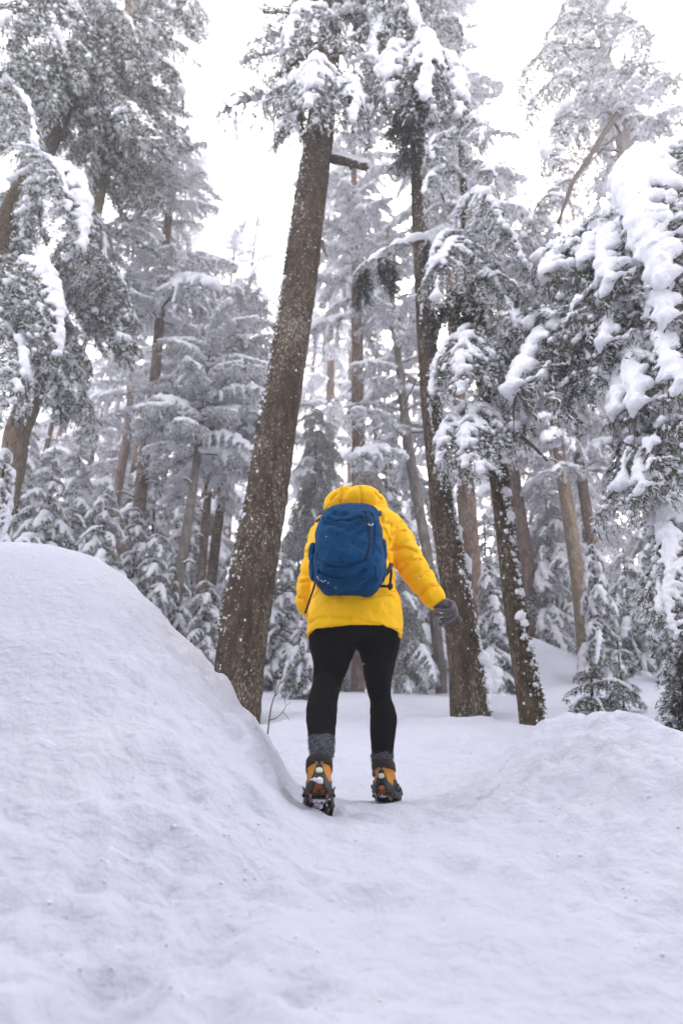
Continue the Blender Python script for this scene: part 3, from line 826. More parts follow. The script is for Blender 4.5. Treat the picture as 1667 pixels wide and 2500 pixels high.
GREY = {'rime': 4, 'puff': 6}
t4 = simple('hemlock_tree', 'reddish grey trunk standing right behind the tall brown one', [(1166, 1620, 50), (1150, 1400, 47), (1140, 1250, 45), (1120, 980, 34), (1098, 640, 27), (1083, 400, 22), (1070, 150, 16), (1060, -60, 8)], 10.0, 'bark_red', dict(lo=.45, hi=.98, n=64, l0=1.9, l1=1.0, kinds=GREY), seed=4, dead=5, nseg=32)
t5 = simple('hemlock_tree', 'tan trunk with a yellow streak, rising from the far snow right of the mossy trunk', [(1430, 1612, 36), (1410, 1420, 34), (1387, 1250, 33), (1368, 1130, 28), (1345, 960, 23), (1325, 760, 17), (1310, 560, 8)], 11.5, 'bark_tan', dict(lo=0.6, hi=.98, n=54, l0=1.8, l1=1.0, kinds=GREY), seed=5, dead=4, nseg=32)
t6 = simple('hemlock_tree', 'brown trunk half hidden by snowy boughs, right of the tan one', [(1488, 1600, 32), (1465, 1420, 28), (1430, 1240, 26), (1395, 1000, 20), (1370, 800, 12), (1355, 650, 6)], 12.2, 'bark_red', dict(lo=0.42, hi=.98, n=54, l0=1.7, l1=1.0, kinds=GREY), seed=6, dead=3)
t7 = simple('hemlock_tree', 'thin trunk crusted with snow just left of the tall brown one', [(1070, 1600, 26), (1045, 1380, 26), (1030, 1280, 25), (995, 1080, 25), (975, 900, 18), (955, 700, 11), (945, 560, 5)], 10.0, 'bark_grey', dict(lo=.42, hi=.98, n=45, l0=1.5, l1=.9, kinds={'rime': 3, 'puff': 2}), seed=7, dead=3)
t8 = simple('hemlock_tree', 'straight greyish brown trunk rising directly above the walker\'s beanie', [(874, 1682, 34), (876, 1400, 34), (876, 1165, 33), (873, 950, 30), (870, 700, 25), (866, 520, 19), (862, 380, 10), (860, 300, 5)], 12.0, 'bark_red', dict(lo=0.55, hi=.98, n=59, l0=1.9, l1=1.0, kinds=GREY), seed=8, dead=12, nseg=32)
t9 = simple('hemlock_tree', 'pale grey trunk rising behind the crest of the left snow bank', [(425, 1520, 26), (440, 1400, 25), (458, 1280, 24), (474, 1170, 20), (500, 960, 14), (515, 820, 6)], 9.8, 'bark_grey', dict(lo=0.62, hi=.98, n=45, l0=1.5, l1=1.0, kinds=GREY), seed=9, dead=3)
t10 = simple('hemlock_tree', 'brown trunk, left one of a close pair beside the big leaning trunk', [(490, 1430, 21), (500, 1300, 20), (511, 1180, 19), (535, 960, 15), (552, 780, 8)], 11.0, 'bark_red', dict(lo=0.6, hi=.98, n=40, l0=1.5, l1=1.0, kinds=GREY), seed=10, dead=2)
t11 = simple('hemlock_tree', 'brown trunk, right one of a close pair beside the big leaning trunk', [(516, 1430, 24), (526, 1330, 24), (538, 1240, 22), (562, 1040, 20), (585, 850, 12), (600, 700, 5)], 11.6, 'bark_brown', dict(lo=0.58, hi=.98, n=45, l0=1.6, l1=1.0, kinds=GREY), seed=11, dead=2)
t12 = simple('hemlock_tree', 'long reddish trunk leaning up through the wood above the left snow bank', [(325, 1360, 33), (340, 1240, 31), (360, 1060, 28), (378, 930, 25), (398, 680, 22), (415, 500, 17), (430, 330, 8)], 10.5, 'bark_red', dict(lo=0.55, hi=.98, n=62, l0=1.7, l1=1.0, kinds=GREY), seed=12, dead=8, nseg=32)
t13 = simple('hemlock_tree', 'thin hazy trunk just left of the long reddish one', [(300, 1130, 22), (316, 1030, 18), (320, 940, 15), (335, 780, 9), (345, 650, 4)], 14.0, 'bark_red', dict(lo=0.6, hi=.98, n=34, l0=1.8, l1=.5, kinds={'spray': 4, 'heavy': 3, 'lace': 2}), seed=13, near=False)

# --- the old tree at the left edge: two leaning trunks hung with frosted curtains
CUR = {'curtain': 4, 'drape': 4, 'lace': 1, 'spray': 1}
tA = simple('cedar_tree', 'big leaning trunk low at the left edge under hanging frosted boughs', [(20, 1180, 62), (42, 1060, 58), (75, 975, 56), (110, 830, 54), (145, 690, 52), (205, 600, 50), (232, 480, 46), (262, 330, 42), (295, 160, 38), (325, 0, 32), (350, -150, 24)], 9.0, 'bark_tan', None, seed=14, nseg=48, step=.08)[0]
tB = simple('cedar_tree', 'dark trunk leaning in at the upper left corner behind snow-clotted boughs', [(-120, 1000, 70), (-60, 800, 66), (0, 640, 60), (38, 510, 56), (90, 400, 52), (132, 310, 50), (178, 200, 46), (205, 60, 40), (230, -120, 30)], 8.0, 'bark_brown', None, seed=15, nseg=48, step=.08)[0]
rl = random.Random(77)
def hang_from(root, Y, line, n, spread, kinds, drop=(90, 230), dy=(-1.4, 1.2), side=None):
    for i in range(n):
        u = rl.random() * (len(line) - 1); k = int(u); f = u - k
        x = line[k][0] * (1 - f) + line[k + 1][0] * f; y = line[k][1] * (1 - f) + line[k + 1][1] * f
        s = side if side else rl.choice([-1, 1])
        dx = s * rl.uniform(*spread); d2 = rl.uniform(*dy)
        kd = rl.choices(list(kinds), list(kinds.values()))[0]
        bough_to(root, kd, P(x, y, Y), P(x + dx, y + rl.uniform(*drop), Y + d2), roll=rl.uniform(-.3, .3))
hang_from(tA, 9.0, [(150, 690), (205, 600), (232, 480), (262, 330), (295, 160), (325, 0), (350, -120)], 50, (40, 180), CUR, side=1, drop=(40, 170), dy=(-.9, 1.4))
hang_from(tA, 9.0, [(80, 960), (145, 690), (205, 600), (232, 480), (262, 330), (295, 160), (325, 0)], 24, (20, 130), CUR, side=-1, dy=(-.5, 1.4))
hang_from(tA, 9.0, [(90, 930), (145, 690), (190, 620)], 16, (30, 160), {'curtain': 3, 'spray': 1}, side=1, drop=(60, 260), dy=(-1.2, .6))
hang_from(tB, 8.0, [(-40, 760), (38, 510), (132, 310), (178, 200), (205, 60), (225, -100)], 34, (20, 200), {'curtain': 5, 'green': 1, 'drape': 3}, side=1, drop=(60, 240), dy=(-.8, 1.2))
hang_from(tB, 8.0, [(-60, 800), (38, 510), (132, 310), (178, 200), (205, 60)], 26, (30, 200), {'curtain': 4, 'drape': 2}, side=-1, dy=(-.7, 1.2))
hang_from(tB, 8.0, [(178, 200), (205, 60), (225, -120)], 18, (60, 230), {'curtain': 5, 'drape': 2, 'lace': 1}, side=-1, drop=(30, 160), dy=(-1.4, .4))
for a, b_, k, d in (((110, 400), (185, 590), 'slab', -1.2), ((50, 640), (115, 850), 'slab', -1.4), ((-10, 220), (60, 330), 'spray', -1.6), ((40, 380), (150, 500), 'spray', -1.5),
                    ((-10, 780), (35, 1000), 'spray', -1.5), ((90, 760), (115, 900), 'drape', -1.2), ((240, 20), (320, 110), 'spray', -.8), ((0, 880), (20, 1060), 'drape', -1.2), ((170, 400), (210, 560), 'drape', -.9),
                    ((250, 180), (300, 330), 'drape', -.6), ((310, 60), (350, 210), 'drape', -.5), ((120, 130), (140, 280), 'drape', -1.0), ((60, 60), (70, 200), 'drape', -1.0), ((200, 60), (215, 220), 'drape', -.9)):
    TB(tB, k, a, b_, d * .7, d, 8.0)

# --- the broken pale tree at upper right
t15 = simple('hemlock_tree', 'pale barkless trunk at upper right with a dark broken limb hanging from it', [(1580, 900, 44), (1560, 640, 42), (1545, 480, 40), (1525, 360, 38), (1503, 268, 36), (1478, 140, 22), (1458, 20, 14), (1446, -60, 8)], 11.0, 'bark_pale', dict(lo=.60, hi=.98, n=46, l0=2.4, l1=1.2, kinds={'lace': 3, 'rime': 5, 'puff': 1}, tilt=(-.05, .4)), seed=16, nseg=32, step=.1)[0]
lm = bez([P(1520, 262, 10.8), P(1490, 300, 10.0), P(1440, 380, 9.6), P(1400, 440, 9.5), P(1385, 480, 9.4), P(1362, 545, 9.4)], 24)
dl = link('dead_branch', Acc().add(tube(lm, np.linspace(.085, .035, 24), 8), 0).mesh('dead_branch', M['stem']), t15, -t15.location)
link('branch_snow', remeshed(mesh_from('branch_snow', *blobs(bez(lm, 96) + np.array([.015, .03, .055]), np.linspace(.062, .03, 96), .7), M['snow']), .04, 2, 'branch_snow'), dl)
for a, b_, k in (((1500, 240), (1330, 400), 'rime'), ((1530, 380), (1640, 420), 'heavy'), ((1540, 450), (1640, 500), 'rime'), ((1510, 300), (1640, 330), 'spray'), ((1480, 200), (1290, 260), 'lace'), ((1480, 180), (1660, 230), 'spray'), ((1400, 450), (1300, 560), 'lace'),
                 ((1470, 120), (1270, 190), 'lace'), ((1460, 60), (1330, 90), 'lace'), ((1460, 60), (1590, 110), 'spray'), ((1450, 0), (1370, 30), 'lace')):
    TB(t15, k, a, b_, 0, -.8, 11.0)

# --- the laden tree filling the right edge
tR = simple('cedar_tree', 'heavily snow-laden tree at the right edge with white drooping slabs of snow', [(1790, 1760, 90), (1765, 1500, 88), (1735, 1200, 84), (1725, 950, 78), (1722, 750, 70), (1718, 560, 60), (1712, 400, 48), (1708, 260, 30), (1704, 120, 12)], 6.0, 'bark_brown', None, seed=17, nseg=40, step=.1)[0]
for a, b_, k, d in (((1712, 410), (1560, 660), 'slab', -1.3), ((1712, 430), (1610, 720), 'slab', -1.4), ((1712, 400), (1600, 480), 'spray', -1.2),
                    ((1716, 540), (1330, 680), 'slab', -.7), ((1718, 570), (1470, 720), 'slab', -1.2), ((1716, 560), (1420, 650), 'slab', -.9), ((1718, 560), (1310, 640), 'spray', -.5),
                    ((1720, 660), (1620, 800), 'slab', -1.4), ((1720, 640), (1560, 790), 'spray', -1.1), ((1720, 700), (1250, 970), 'slab', -.6), ((1720, 690), (1290, 800), 'spray', -.5), ((1720, 720), (1420, 830), 'green', -.9),
                    ((1722, 780), (1470, 850), 'slab', -1.1), ((1722, 800), (1550, 1010), 'slab', -1.2), ((1722, 860), (1500, 1020), 'slab', -1.0), ((1724, 840), (1640, 960), 'slab', -1.5), ((1724, 860), (1380, 940), 'green', -.7),
                    ((1725, 960), (1540, 1180), 'spray', -1.0), ((1725, 1000), (1600, 1150), 'spray', -1.3), ((1728, 1100), (1480, 1240), 'lace', -.8),
                    ((1735, 1200), (1640, 1420), 'slab', -1.1), 
                    ((1745, 1330), (1610, 1500), 'spray', -1.0), ((1722, 780), (1360, 860), 'curtain', -.4), ((1730, 1120), (1560, 1200), 'slab', -1.2), ((1722, 700), (1390, 790), 'spray', -1.0),
                    ((1720, 720), (1200, 860), 'spray', -.2), ((1722, 760), (1240, 800), 'green', -.3), ((1640, 900), (1630, 1040), 'dark', -1.2), ((1560, 720), (1560, 830), 'dark', -.8), 
                    ((1630, 560), (1640, 700), 'dark', -.9), ((1600, 1060), (1600, 1200), 'dark', -.9), ((1500, 760), (1500, 860), 'dark', -.7), ((1380, 820), (1370, 930), 'dark', -.3), ((1540, 1000), (1530, 1140), 'drape', -.7), 
                    ((1660, 700), (1655, 830), 'dark', -1.2)):
    TB(tR, k, a, b_, d * .6 if a[0] < 1700 else 0, d, 6.0)
# its lowest boughs hang to the snow at the frame's edge
for a, b_, k, d in (((1690, 1420), (1650, 1850), 'dark', -1.2), ((1690, 1400), (1672, 1830), 'dark', -1.3), ((1700, 1360), (1640, 1560), 'slab', -1.4), ((1680, 1560), (1632, 1800), 'drape', -1.1), ((1690, 1400), (1622, 1600), 'drape', -1.1),
                    ((1700, 1450), (1690, 1840), 'dark', -1.3), ((1670, 1600), (1640, 1850), 'dark', -1.2)):
    TB(tR, k, a, b_, d * .8, d, 6.0)

# --- young conifers on the snow
def young(label, px, py, Y, top_py, l, n, kinds, near=True, seed=0, name='young_conifer', group=None, m='bark_brown', tilt=(-.5, .2), r=.035):
    p = P(px, py, Y); g = gz(p.x, Y); top = P(px, top_py, Y)
    x1 = P(px, top_py, Y).x
    pts = [Vector((p.x, Y, g)), Vector(((p.x + x1) / 2, Y, (g + top.z) / 2)), Vector((x1, Y, top.z))]
    return conifer(name, label, pts, [r, r * .7, .008], M[m], dict(lo=.12, hi=.99, n=n, l0=l, l1=l * .3, kinds=kinds, tilt=tilt), group=group, near=near, nseg=8, step=.1, seed=seed, cat='young tree' if name == 'young_conifer' else 'tree', base_extra=.2)[0]

young('small dark green conifer sapling half buried behind the right snow mound', 1440, 1770, 5.4, 1602, .62, 41, {'young_green': 3, 'young_green': 2}, seed=31, tilt=(-.2, -.2), r=.02)
young('tiny snowy sapling just above and right of the half buried one', 1505, 1650, 7.4, 1565, .42, 22, {'young_green': 3, 'young_snow': 1}, seed=32, tilt=(-.2, -.2), r=.014)
young('young conifer with a white snow hood in front of the tan trunk', 1445, 1560, 9.6, 1315, .75, 45, {'young_snow': 6, 'young_green': 1}, seed=33, tilt=(-.9, -.7))
young('snow column of a buried young conifer at the left edge above the bank', 20, 1330, 6.6, 1080, .75, 38, {'young_snow': 1}, seed=34, tilt=(-.9, -.8))
young('low snowy conifer left of the mossy trunk, behind its foot', 1195, 1640, 9.2, 1380, .85, 49, {'young_snow': 5, 'young_green': 1}, seed=35, tilt=(-.8, -.5))
young('drooping grey conifer between the leaning trunk and the walker', 770, 1620, 13.0, 985, 2.1, 87, {'curtain': 4, 'rime': 3}, seed=36, tilt=(-.75, -.4))
young('white bowed sapling at the walker\'s left thigh', 735, 1660, 8.6, 1500, .6, 26, {'young_snow': 4, 'young_green': 1}, seed=37, tilt=(-.9, -.6))
young('dense drooping conifer behind the walker\'s right leg', 985, 1700, 9.8, 1330, 1.1, 68, {'curtain': 3, 'rime': 2}, seed=38, tilt=(-.95, -.6))
young('round snow-clotted young conifer on the crest right of the grey trunk', 505, 1560, 9.4, 1405, .7, 41, {'young_snow': 5, 'young_green': 1}, seed=39, tilt=(-.8, -.4))
young('bushy snow-caked conifer over the bend of the left bank', 385, 1480, 9.0, 1290, .8, 49, {'young_snow': 5, 'young_green': 1}, seed=40, tilt=(-.7, -.4))
young('snow-caked conifer above the flat top of the left bank', 265, 1380, 8.6, 1180, .9, 53, {'young_snow': 5, 'young_green': 1}, seed=41, tilt=(-.7, -.4))
young('snowy conifer beside the white column at left', 135, 1370, 8.8, 1090, .9, 57, {'young_snow': 4, 'young_green': 1}, seed=42, tilt=(-.7, -.3))
young('grey snowy conifer below the fork of the pair of trunks', 585, 1560, 12.0, 1330, 1.0, 53, {'young_snow': 3, 'young_green': 1}, seed=43, tilt=(-.8, -.4))
young('tall snow-hung conifer filling the gap right of the mossy trunk', 1330, 1560, 13.0, 1150, 1.5, 76, {'curtain': 2, 'rime': 2, 'puff': 2}, seed=44, tilt=(-.7, -.4))
young('snow-covered conifer at the far right above the rising snow', 1580, 1560, 11.0, 1260, 1.2, 68, {'young_snow': 3, 'young_green': 1}, seed=45, tilt=(-.7, -.4))
young('low snow-plastered conifer right of the thin crusted trunk', 1040, 1640, 12.2, 1330, 1.1, 57, {'young_snow': 4, 'young_green': 1}, seed=46, tilt=(-.7, -.4))

young('snow-plastered young conifer under the reddish leaning trunk', 340, 1420, 10.2, 1230, 0.85, 44, {'young_snow': 4, 'young_green': 1}, seed=60, tilt=(-.7, -.3))
young("white rounded bush of a conifer left of the grey trunk on the bank's crest", 430, 1530, 9.8, 1360, 0.7, 44, {'young_snow': 4, 'young_green': 1}, seed=61, tilt=(-.7, -.3))
young('frosted young conifer between the pale grey trunk and the pair of trunks', 470, 1440, 13.0, 1180, 1.1, 50, {'young_snow': 4, 'young_green': 1}, seed=62, tilt=(-.7, -.3))
young('broad snow-hung young conifer left of the pale grey trunk', 395, 1300, 13.5, 1010, 1.3, 56, {'young_snow': 4, 'young_green': 1}, seed=63, tilt=(-.7, -.3))
young('snowy young conifer at the far left behind the white column', 75, 1260, 11.5, 1010, 1.1, 50, {'young_snow': 4, 'young_green': 1}, seed=64, tilt=(-.7, -.3))
young('wide snow-covered young conifer behind the crest of the left bank', 200, 1330, 11.0, 1080, 1.1, 52, {'young_snow': 4, 'young_green': 1}, seed=65, tilt=(-.7, -.3))
young('snow-covered young conifer right of the tall brown trunk, low down', 1180, 1500, 10.6, 1250, 0.9, 46, {'young_snow': 4, 'young_green': 1}, seed=66, tilt=(-.7, -.3))
young('slim snow-topped conifer right of the tan trunk', 1520, 1540, 10.4, 1340, 0.8, 40, {'young_snow': 4, 'young_green': 1}, seed=67, tilt=(-.7, -.3))
young('snow-smothered conifer filling the dark gap left of the tan trunk', 1300, 1530, 14.5, 1260, 1.2, 50, {'young_snow': 4, 'young_green': 1}, seed=68, tilt=(-.7, -.3))
young('snow-clotted conifer beside the straight trunk above the beanie', 800, 1500, 15.0, 1040, 1.4, 54, {'young_snow': 4, 'young_green': 1}, seed=69, tilt=(-.7, -.3))
young('snow-clotted conifer between the straight trunk and the thin crusted one', 940, 1450, 14.0, 980, 1.4, 56, {'young_snow': 4, 'young_green': 1}, seed=70, tilt=(-.7, -.3))
young("snowy young conifer right behind the leaning trunk's lower right side", 690, 1560, 11.0, 1330, 0.9, 44, {'young_snow': 4, 'young_green': 1}, seed=71, tilt=(-.7, -.3))
young("leaning snow-caked sapling at the frame's far right above the snow rise", 1630, 1560, 9.5, 1390, 0.7, 36, {'young_snow': 4, 'young_green': 1}, seed=72, tilt=(-.7, -.3))
# --- the wood further up the slope
FILL = [  # px, py, Y, apex py, bough length, crown start, label
 (480, 500, 27, 350, 2.8, .12, 'pale fogged treetop standing alone against the white sky, left of the leaning trunk'),
 (622, 620, 24, 450, 1.7, .12, 'slender fogged spire left of the leaning trunk'),
 (560, 720, 18, 560, 2.2, .2, 'snow-tiered conifer below the fogged spire'),
 (425, 640, 17, 420, 2.4, .25, 'snow-loaded conifer at the right edge of the left-hand curtain of boughs'),
 (150, 1100, 19, 560, 2.6, .15, 'tall frosted conifer behind the hanging boughs of the left-edge tree'), 
 (525, 1100, 17, 760, 2.0, .2, 'snowy conifer against the left side of the leaning trunk, above the close pair'),
 (800, 700, 21, 420, 2.2, .15, 'snow-tiered conifer immediately right of the leaning trunk'),
 (850, 800, 26, 330, 2.6, .1, 'farthest fogged conifer behind the straight trunk above the beanie'),
 (1160, 600, 13, 60, 2.2, .3, 'high frosted crown between the tall brown trunk and the pale broken one'), (1265, 800, 19, 380, 2.3, .2, 'fogged conifer showing under the dark hanging limb'), (1350, 900, 22, 430, 2.6, .1, "fogged conifer just left of the right edge tree's outermost snow slab"),
 (1500, 900, 24, 330, 2.8, .1, 'far conifer mostly masked by the laden right edge tree'), (1640, 1000, 14, 500, 2.2, .2, 'conifer close behind the laden right edge tree'),
 (760, 1100, 24, 700, 2.2, .1, 'fogged conifer hugging the right side of the leaning trunk, over the pack'), (930, 1250, 18, 850, 2.0, .1, 'white tiered conifer between the beanie trunk and the thin crusted trunk'), (1010, 1300, 22, 800, 2.4, .1, 'dim conifer directly behind the tall brown trunk past the glove'),
 (1260, 1300, 18, 880, 2.0, .15, 'snow-covered conifer right of the slim mossy trunk, left of the tan one'), (1420, 1300, 17, 880, 2.2, .1, 'snow-covered conifer directly behind the tan trunk'), (1200, 1200, 25, 700, 2.6, .05, 'palest conifer behind the slim mossy trunk'), (1640, 1300, 15, 900, 2.0, .1, 'snow-covered conifer low at the right edge under the laden slabs'),
 (200, 1250, 17, 900, 1.7, .1, 'frosted conifer over the flat top of the left bank'), (450, 1300, 19, 950, 1.8, .1, "frosted conifer behind the pale grey trunk at the bank's bend"), (60, 1250, 15, 850, 1.8, .1, 'frosted conifer at the left edge behind the white column'), (310, 1300, 18, 1000, 1.6, .05, "frosted conifer just left of the long reddish trunk's foot"),
]
for i, (px, py, Y, apex, l, lo, lab) in enumerate(FILL):
    x = P(px, py, Y).x; g = gz(x, Y); top = P(px, apex, Y).z
    H = top - g
    n = int(30 + H * 1.25)
    lean = RT.uniform(-.2, .2)
    conifer('snowy_conifer', lab or 'snow-covered conifer fading into fog among the far trees', [Vector((x, Y, g)), Vector((x + lean, Y, g + H * .5)), Vector((x, Y, top))], [.09 + H * .008, .05 + H * .004, .012],
            M['bark_red'], dict(lo=lo + .03, hi=.99, n=n, l0=l * 1.15, l1=1.1, kinds={'spray': 4, 'heavy': 4, 'lace': 2}, tilt=(-.3, .15)), group='snow-covered conifers of the far wood', near=False, nseg=12, step=.5, seed=100 + i)

# --- unseen conifers added behind the camera to shade the foreground snow
rb = random.Random(8)
for i, (x, y, h_, l) in enumerate(((-3.4, -2.2, 13, 2.4), (3.2, -2.4, 14, 2.4), (-1.6, -4.4, 15, 2.6), (1.9, -5.2, 15, 2.6), (-5.6, -4.4, 16, 2.6), (5.4, -4.6, 16, 2.6), (-5.8, -.4, 13, 2.3), (5.9, -.2, 13, 2.3), (-3.6, -7.6, 17, 2.8), (.2, -8.6, 18, 2.8), (4.0, -8.2, 17, 2.8), (-8.6, -2.4, 16, 2.6), (8.8, -2.6, 16, 2.6), (-7.6, -8.4, 18, 2.8), (8.0, -8.0, 18, 2.8))):
    g = gz(x, y)
    conifer('snowy_conifer', 'unseen snow-covered conifer added behind the viewpoint to shade the foreground', [Vector((x, y, g)), Vector((x, y, g + h_ * .5)), Vector((x, y, g + h_))], [.2, .13, .02], M['bark_red'],
            dict(lo=.10, hi=.99, n=70, l0=l, l1=.9, kinds={'spray': 4, 'heavy': 4}, tilt=(-.3, .15)), group='unseen conifers added behind the viewpoint for shade', near=False, nseg=12, step=.5, seed=300 + i)

# --- bare twig in the snow at the foot of the big trunk
tw = thing('bare_twig', 'thin bare twig sticking out of the snow beside the leaning trunk\'s foot', 'twig', P(648, 1782, 4.6))
tw.location.z = min(tw.location.z, gz(tw.location.x, tw.location.y) + .01)
acc = Acc(); o0 = tw.location
def tp(px, py, Y=4.6): return P(px, py, Y) - o0
acc.add(tube(bez([Vector((0, 0, -.05)), tp(658, 1752), tp(665, 1715), tp(674, 1690), tp(684, 1665), tp(686, 1650)], 18), np.linspace(.006, .002, 18), 5), 0)
acc.add(tube(bez([tp(658, 1758), tp(676, 1752), tp(692, 1735), tp(698, 1722)], 10), np.linspace(.0035, .0015, 10), 4), 0)
acc.add(tube(bez([tp(690, 1738), tp(700, 1748), tp(706, 1760)], 6), np.linspace(.0025, .001, 6), 4), 0)
acc.add(tube(bez([tp(684, 1668), tp(692, 1662), tp(694, 1655)], 6), np.linspace(.003, .0015, 6), 4), 0)
acc.add(tube(bez([tp(684, 1690), tp(694, 1704), tp(698, 1722), tp(710, 1714)], 8), np.linspace(.0025, .001, 8), 4), 0)
acc.add(tube(bez([tp(672, 1694), tp(668, 1680), tp(664, 1672)], 6), np.linspace(.0025, .001, 6), 4), 0)
acc.add(tube(bez([tp(668, 1702), tp(678, 1694), tp(682, 1684)], 6), np.linspace(.003, .001, 6), 4), 0)
link('stem', acc.mesh('stem', M['stem']), tw)
# thin twigs sticking out past the leaning trunk on the walker's left
tw2 = thing('bare_branch', 'snow-dusted bare branch poking out right of the leaning trunk, beside the yellow sleeve', 'branch', P(664, 1432, 6.9))
o0 = tw2.location; acc = Acc()
acc.add(tube(bez([tp(640, 1428, 6.9), tp(690, 1442, 6.6), tp(722, 1445, 6.4)], 10), np.linspace(.012, .005, 10), 5), 0)
acc.add(tube(bez([tp(660, 1452, 6.9), tp(690, 1448, 6.6), tp(705, 1430, 6.5)], 8), np.linspace(.008, .003, 8), 5), 0)
acc.add(tube(bez([tp(695, 1440, 6.6), tp(718, 1425, 6.5), tp(730, 1412, 6.5)], 8), np.linspace(.006, .003, 8), 5), 0)
link('stem', acc.mesh('stem', M['stem']), tw2)

# ------------------------------------------------------------------ fog between the trees
def haze_box(x0, x1, y0, y1, z0, z1, density):
    v = [(x, y, z) for z in (z0, z1) for y in (y0, y1) for x in (x0, x1)]
    f = [(0, 2, 3, 1), (4, 5, 7, 6), (0, 1, 5, 4), (2, 6, 7, 3), (0, 4, 6, 2), (1, 3, 7, 5)]
    m = bpy.data.materials.new('haze'); m.use_nodes = True
    n, l = m.node_tree.nodes, m.node_tree.links; n.clear()
    out = n.new('ShaderNodeOutputMaterial'); pv = n.new('ShaderNodeVolumePrincipled')
    pv.inputs['Color'].default_value = (0.98, 0.98, 1.0, 1); pv.inputs['Density'].default_value = density; pv.inputs['Anisotropy'].default_value = 0.0
    l.new(pv.outputs[0], out.inputs['Volume'])
    link('haze', mesh_from('haze', v, f, m, smooth=False), kind='stuff')
HAZE = 0.0042
HTOP = max((o.matrix_basis.translation.z if o.parent is None else o.parent.matrix_basis.translation.z + o.location.z) for o in COL.objects if o.parent is None or o.parent.parent is None) + 3
print('HTOP', HTOP)
if HAZE: haze_box(-92, 92, -14, 132, -4, HTOP, HAZE)
# ------------------------------------------------------------------ the walker
from mathutils.bvhtree import BVHTree
def weave(name, col, rough, scale, strength, dist, **kw): return mat(name, col, rough, bump=(scale, strength, dist), **kw)
M['jacket'] = weave('yellow_nylon', (0.95, 0.525, 0.0015), 0.55, 26, 0.4, 0.014, spec=0.14)
M['lining'] = mat('dark_lining', (0.02, 0.018, 0.02), 0.8)
M['legging'] = weave('black_legging', (0.005, 0.0048, 0.0052), 0.85, 60, 0.15, 0.004, spec=0.06)
M['sock'] = mat('grey_wool_sock', [(0.35, (0.035, 0.036, 0.045)), (0.6, (0.13, 0.13, 0.155))], 0.95, (120, 3), (220, 0.8, 0.004), spec=0.05)
M['glove'] = mat('grey_fleece', [(0.3, (0.075, 0.068, 0.075)), (0.7, (0.16, 0.148, 0.16))], 0.98, (90, 4), (160, 0.7, 0.004), spec=0.05, sheen=0.3)
M['beanie'] = mat('grey_knit', [(0.35, (0.10, 0.095, 0.093)), (0.65, (0.26, 0.245, 0.24))], 0.95, (60, 3), (140, 0.6, 0.003), spec=0.05)
M['pack'] = mat('blue_nylon', [(0.3, (0.001, 0.036, 0.10)), (0.7, (0.0012, 0.062, 0.165))], 0.6, (6, 4), (30, 0.45, 0.012), spec=0.05)
M['packdark'] = mat('navy_zip_tape', (0.006, 0.010, 0.035), 0.6)
M['strap'] = mat('black_webbing', (0.010, 0.010, 0.013), 0.7)
M['metal'] = mat('bright_metal', (0.75, 0.76, 0.70), 0.3, metal=0.7)
M['steel'] = mat('dull_steel', (0.22, 0.22, 0.23), 0.45, metal=0.6)
M['leather'] = mat('tan_nubuck', [(0.3, (0.46, 0.165, 0.016)), (0.7, (0.64, 0.255, 0.03))], 0.75, (30, 4), (70, 0.5, 0.004))
M['collar'] = mat('brown_padded_collar', (0.030, 0.021, 0.018), 0.85)
M['rubber'] = mat('black_rubber', (0.010, 0.011, 0.013), 0.5, spec=0.3)
M['outsole'] = mat('brick_red_outsole', [(0.3, (0.035, 0.012, 0.008)), (0.7, (0.22, 0.065, 0.022))], 0.8, (25, 3), (50, 0.6, 0.006))
M['tab'] = mat('pale_reflector', (0.55, 0.62, 0.66), 0.35)
M['tabrim'] = mat('yellow_rim', (0.62, 0.60, 0.12), 0.5)
M['thread'] = mat('pale_thread', (0.5, 0.34, 0.2), 0.8)
M['skin'] = mat('skin', (0.55, 0.33, 0.25), 0.5)
M['hair'] = mat('brown_hair', (0.035, 0.018, 0.010), 0.6)

def ellipse(c, a, b, n=64, e=2.2):
    t = np.linspace(0, 2 * np.pi, n, endpoint=False)
    x = np.sign(np.cos(t)) * np.abs(np.cos(t)) ** (2 / e) * a; y = np.sign(np.sin(t)) * np.abs(np.sin(t)) ** (2 / e) * b
    return np.stack([c[0] + x, c[1] + y, np.full(n, c[2])], 1)

def table_rings(tab, n, nseg=64, e=2.2):
    """tab rows: (left px, right px, py, Y, half depth m or factor). Smooth rings between the rows."""
    rows = []
    for l, r, y, Y, b in tab:
        c = P((l + r) / 2, y, Y); rows.append((c.x, c.y, c.z, px2m(r - l, c) / 2, b if b > 0 else -b * px2m(r - l, c) / 2))
    q = bez5(np.array(rows), n)
    return q, [ellipse(x[:3], max(x[3], .004), max(x[4], .004), nseg, e) for x in q]

def bez5(p, n):
    q = np.vstack([2 * p[0] - p[1], p, 2 * p[-1] - p[-2]]); out = []
    for u in np.linspace(0, len(p) - 1 - 1e-9, n):
        i = int(u); f = u - i; a, b, c, d = q[i], q[i + 1], q[i + 2], q[i + 3]
        out.append(.5 * ((2 * b) + (c - a) * f + (2 * a - 5 * b + 4 * c - d) * f * f + (3 * b - a - 3 * c + d) * f ** 3))
    return np.array(out)

def ray_on(me):
    co = get_co(me); polys = [tuple(p.vertices) for p in me.polygons]
    bv = BVHTree.FromPolygons([tuple(c) for c in co], polys)
    def hit(px, py, off=0.0):
        d = P(px, py, 1.0).normalized()
        loc, no, i, dist = bv.ray_cast(Vector((0, 0, 0)), d)
        if loc is None:
            loc, no, i, dist = bv.find_nearest(P(px, py, 2.9))
        if no.dot(d) > 0: no = -no
        return loc + no * off, no
    return hit

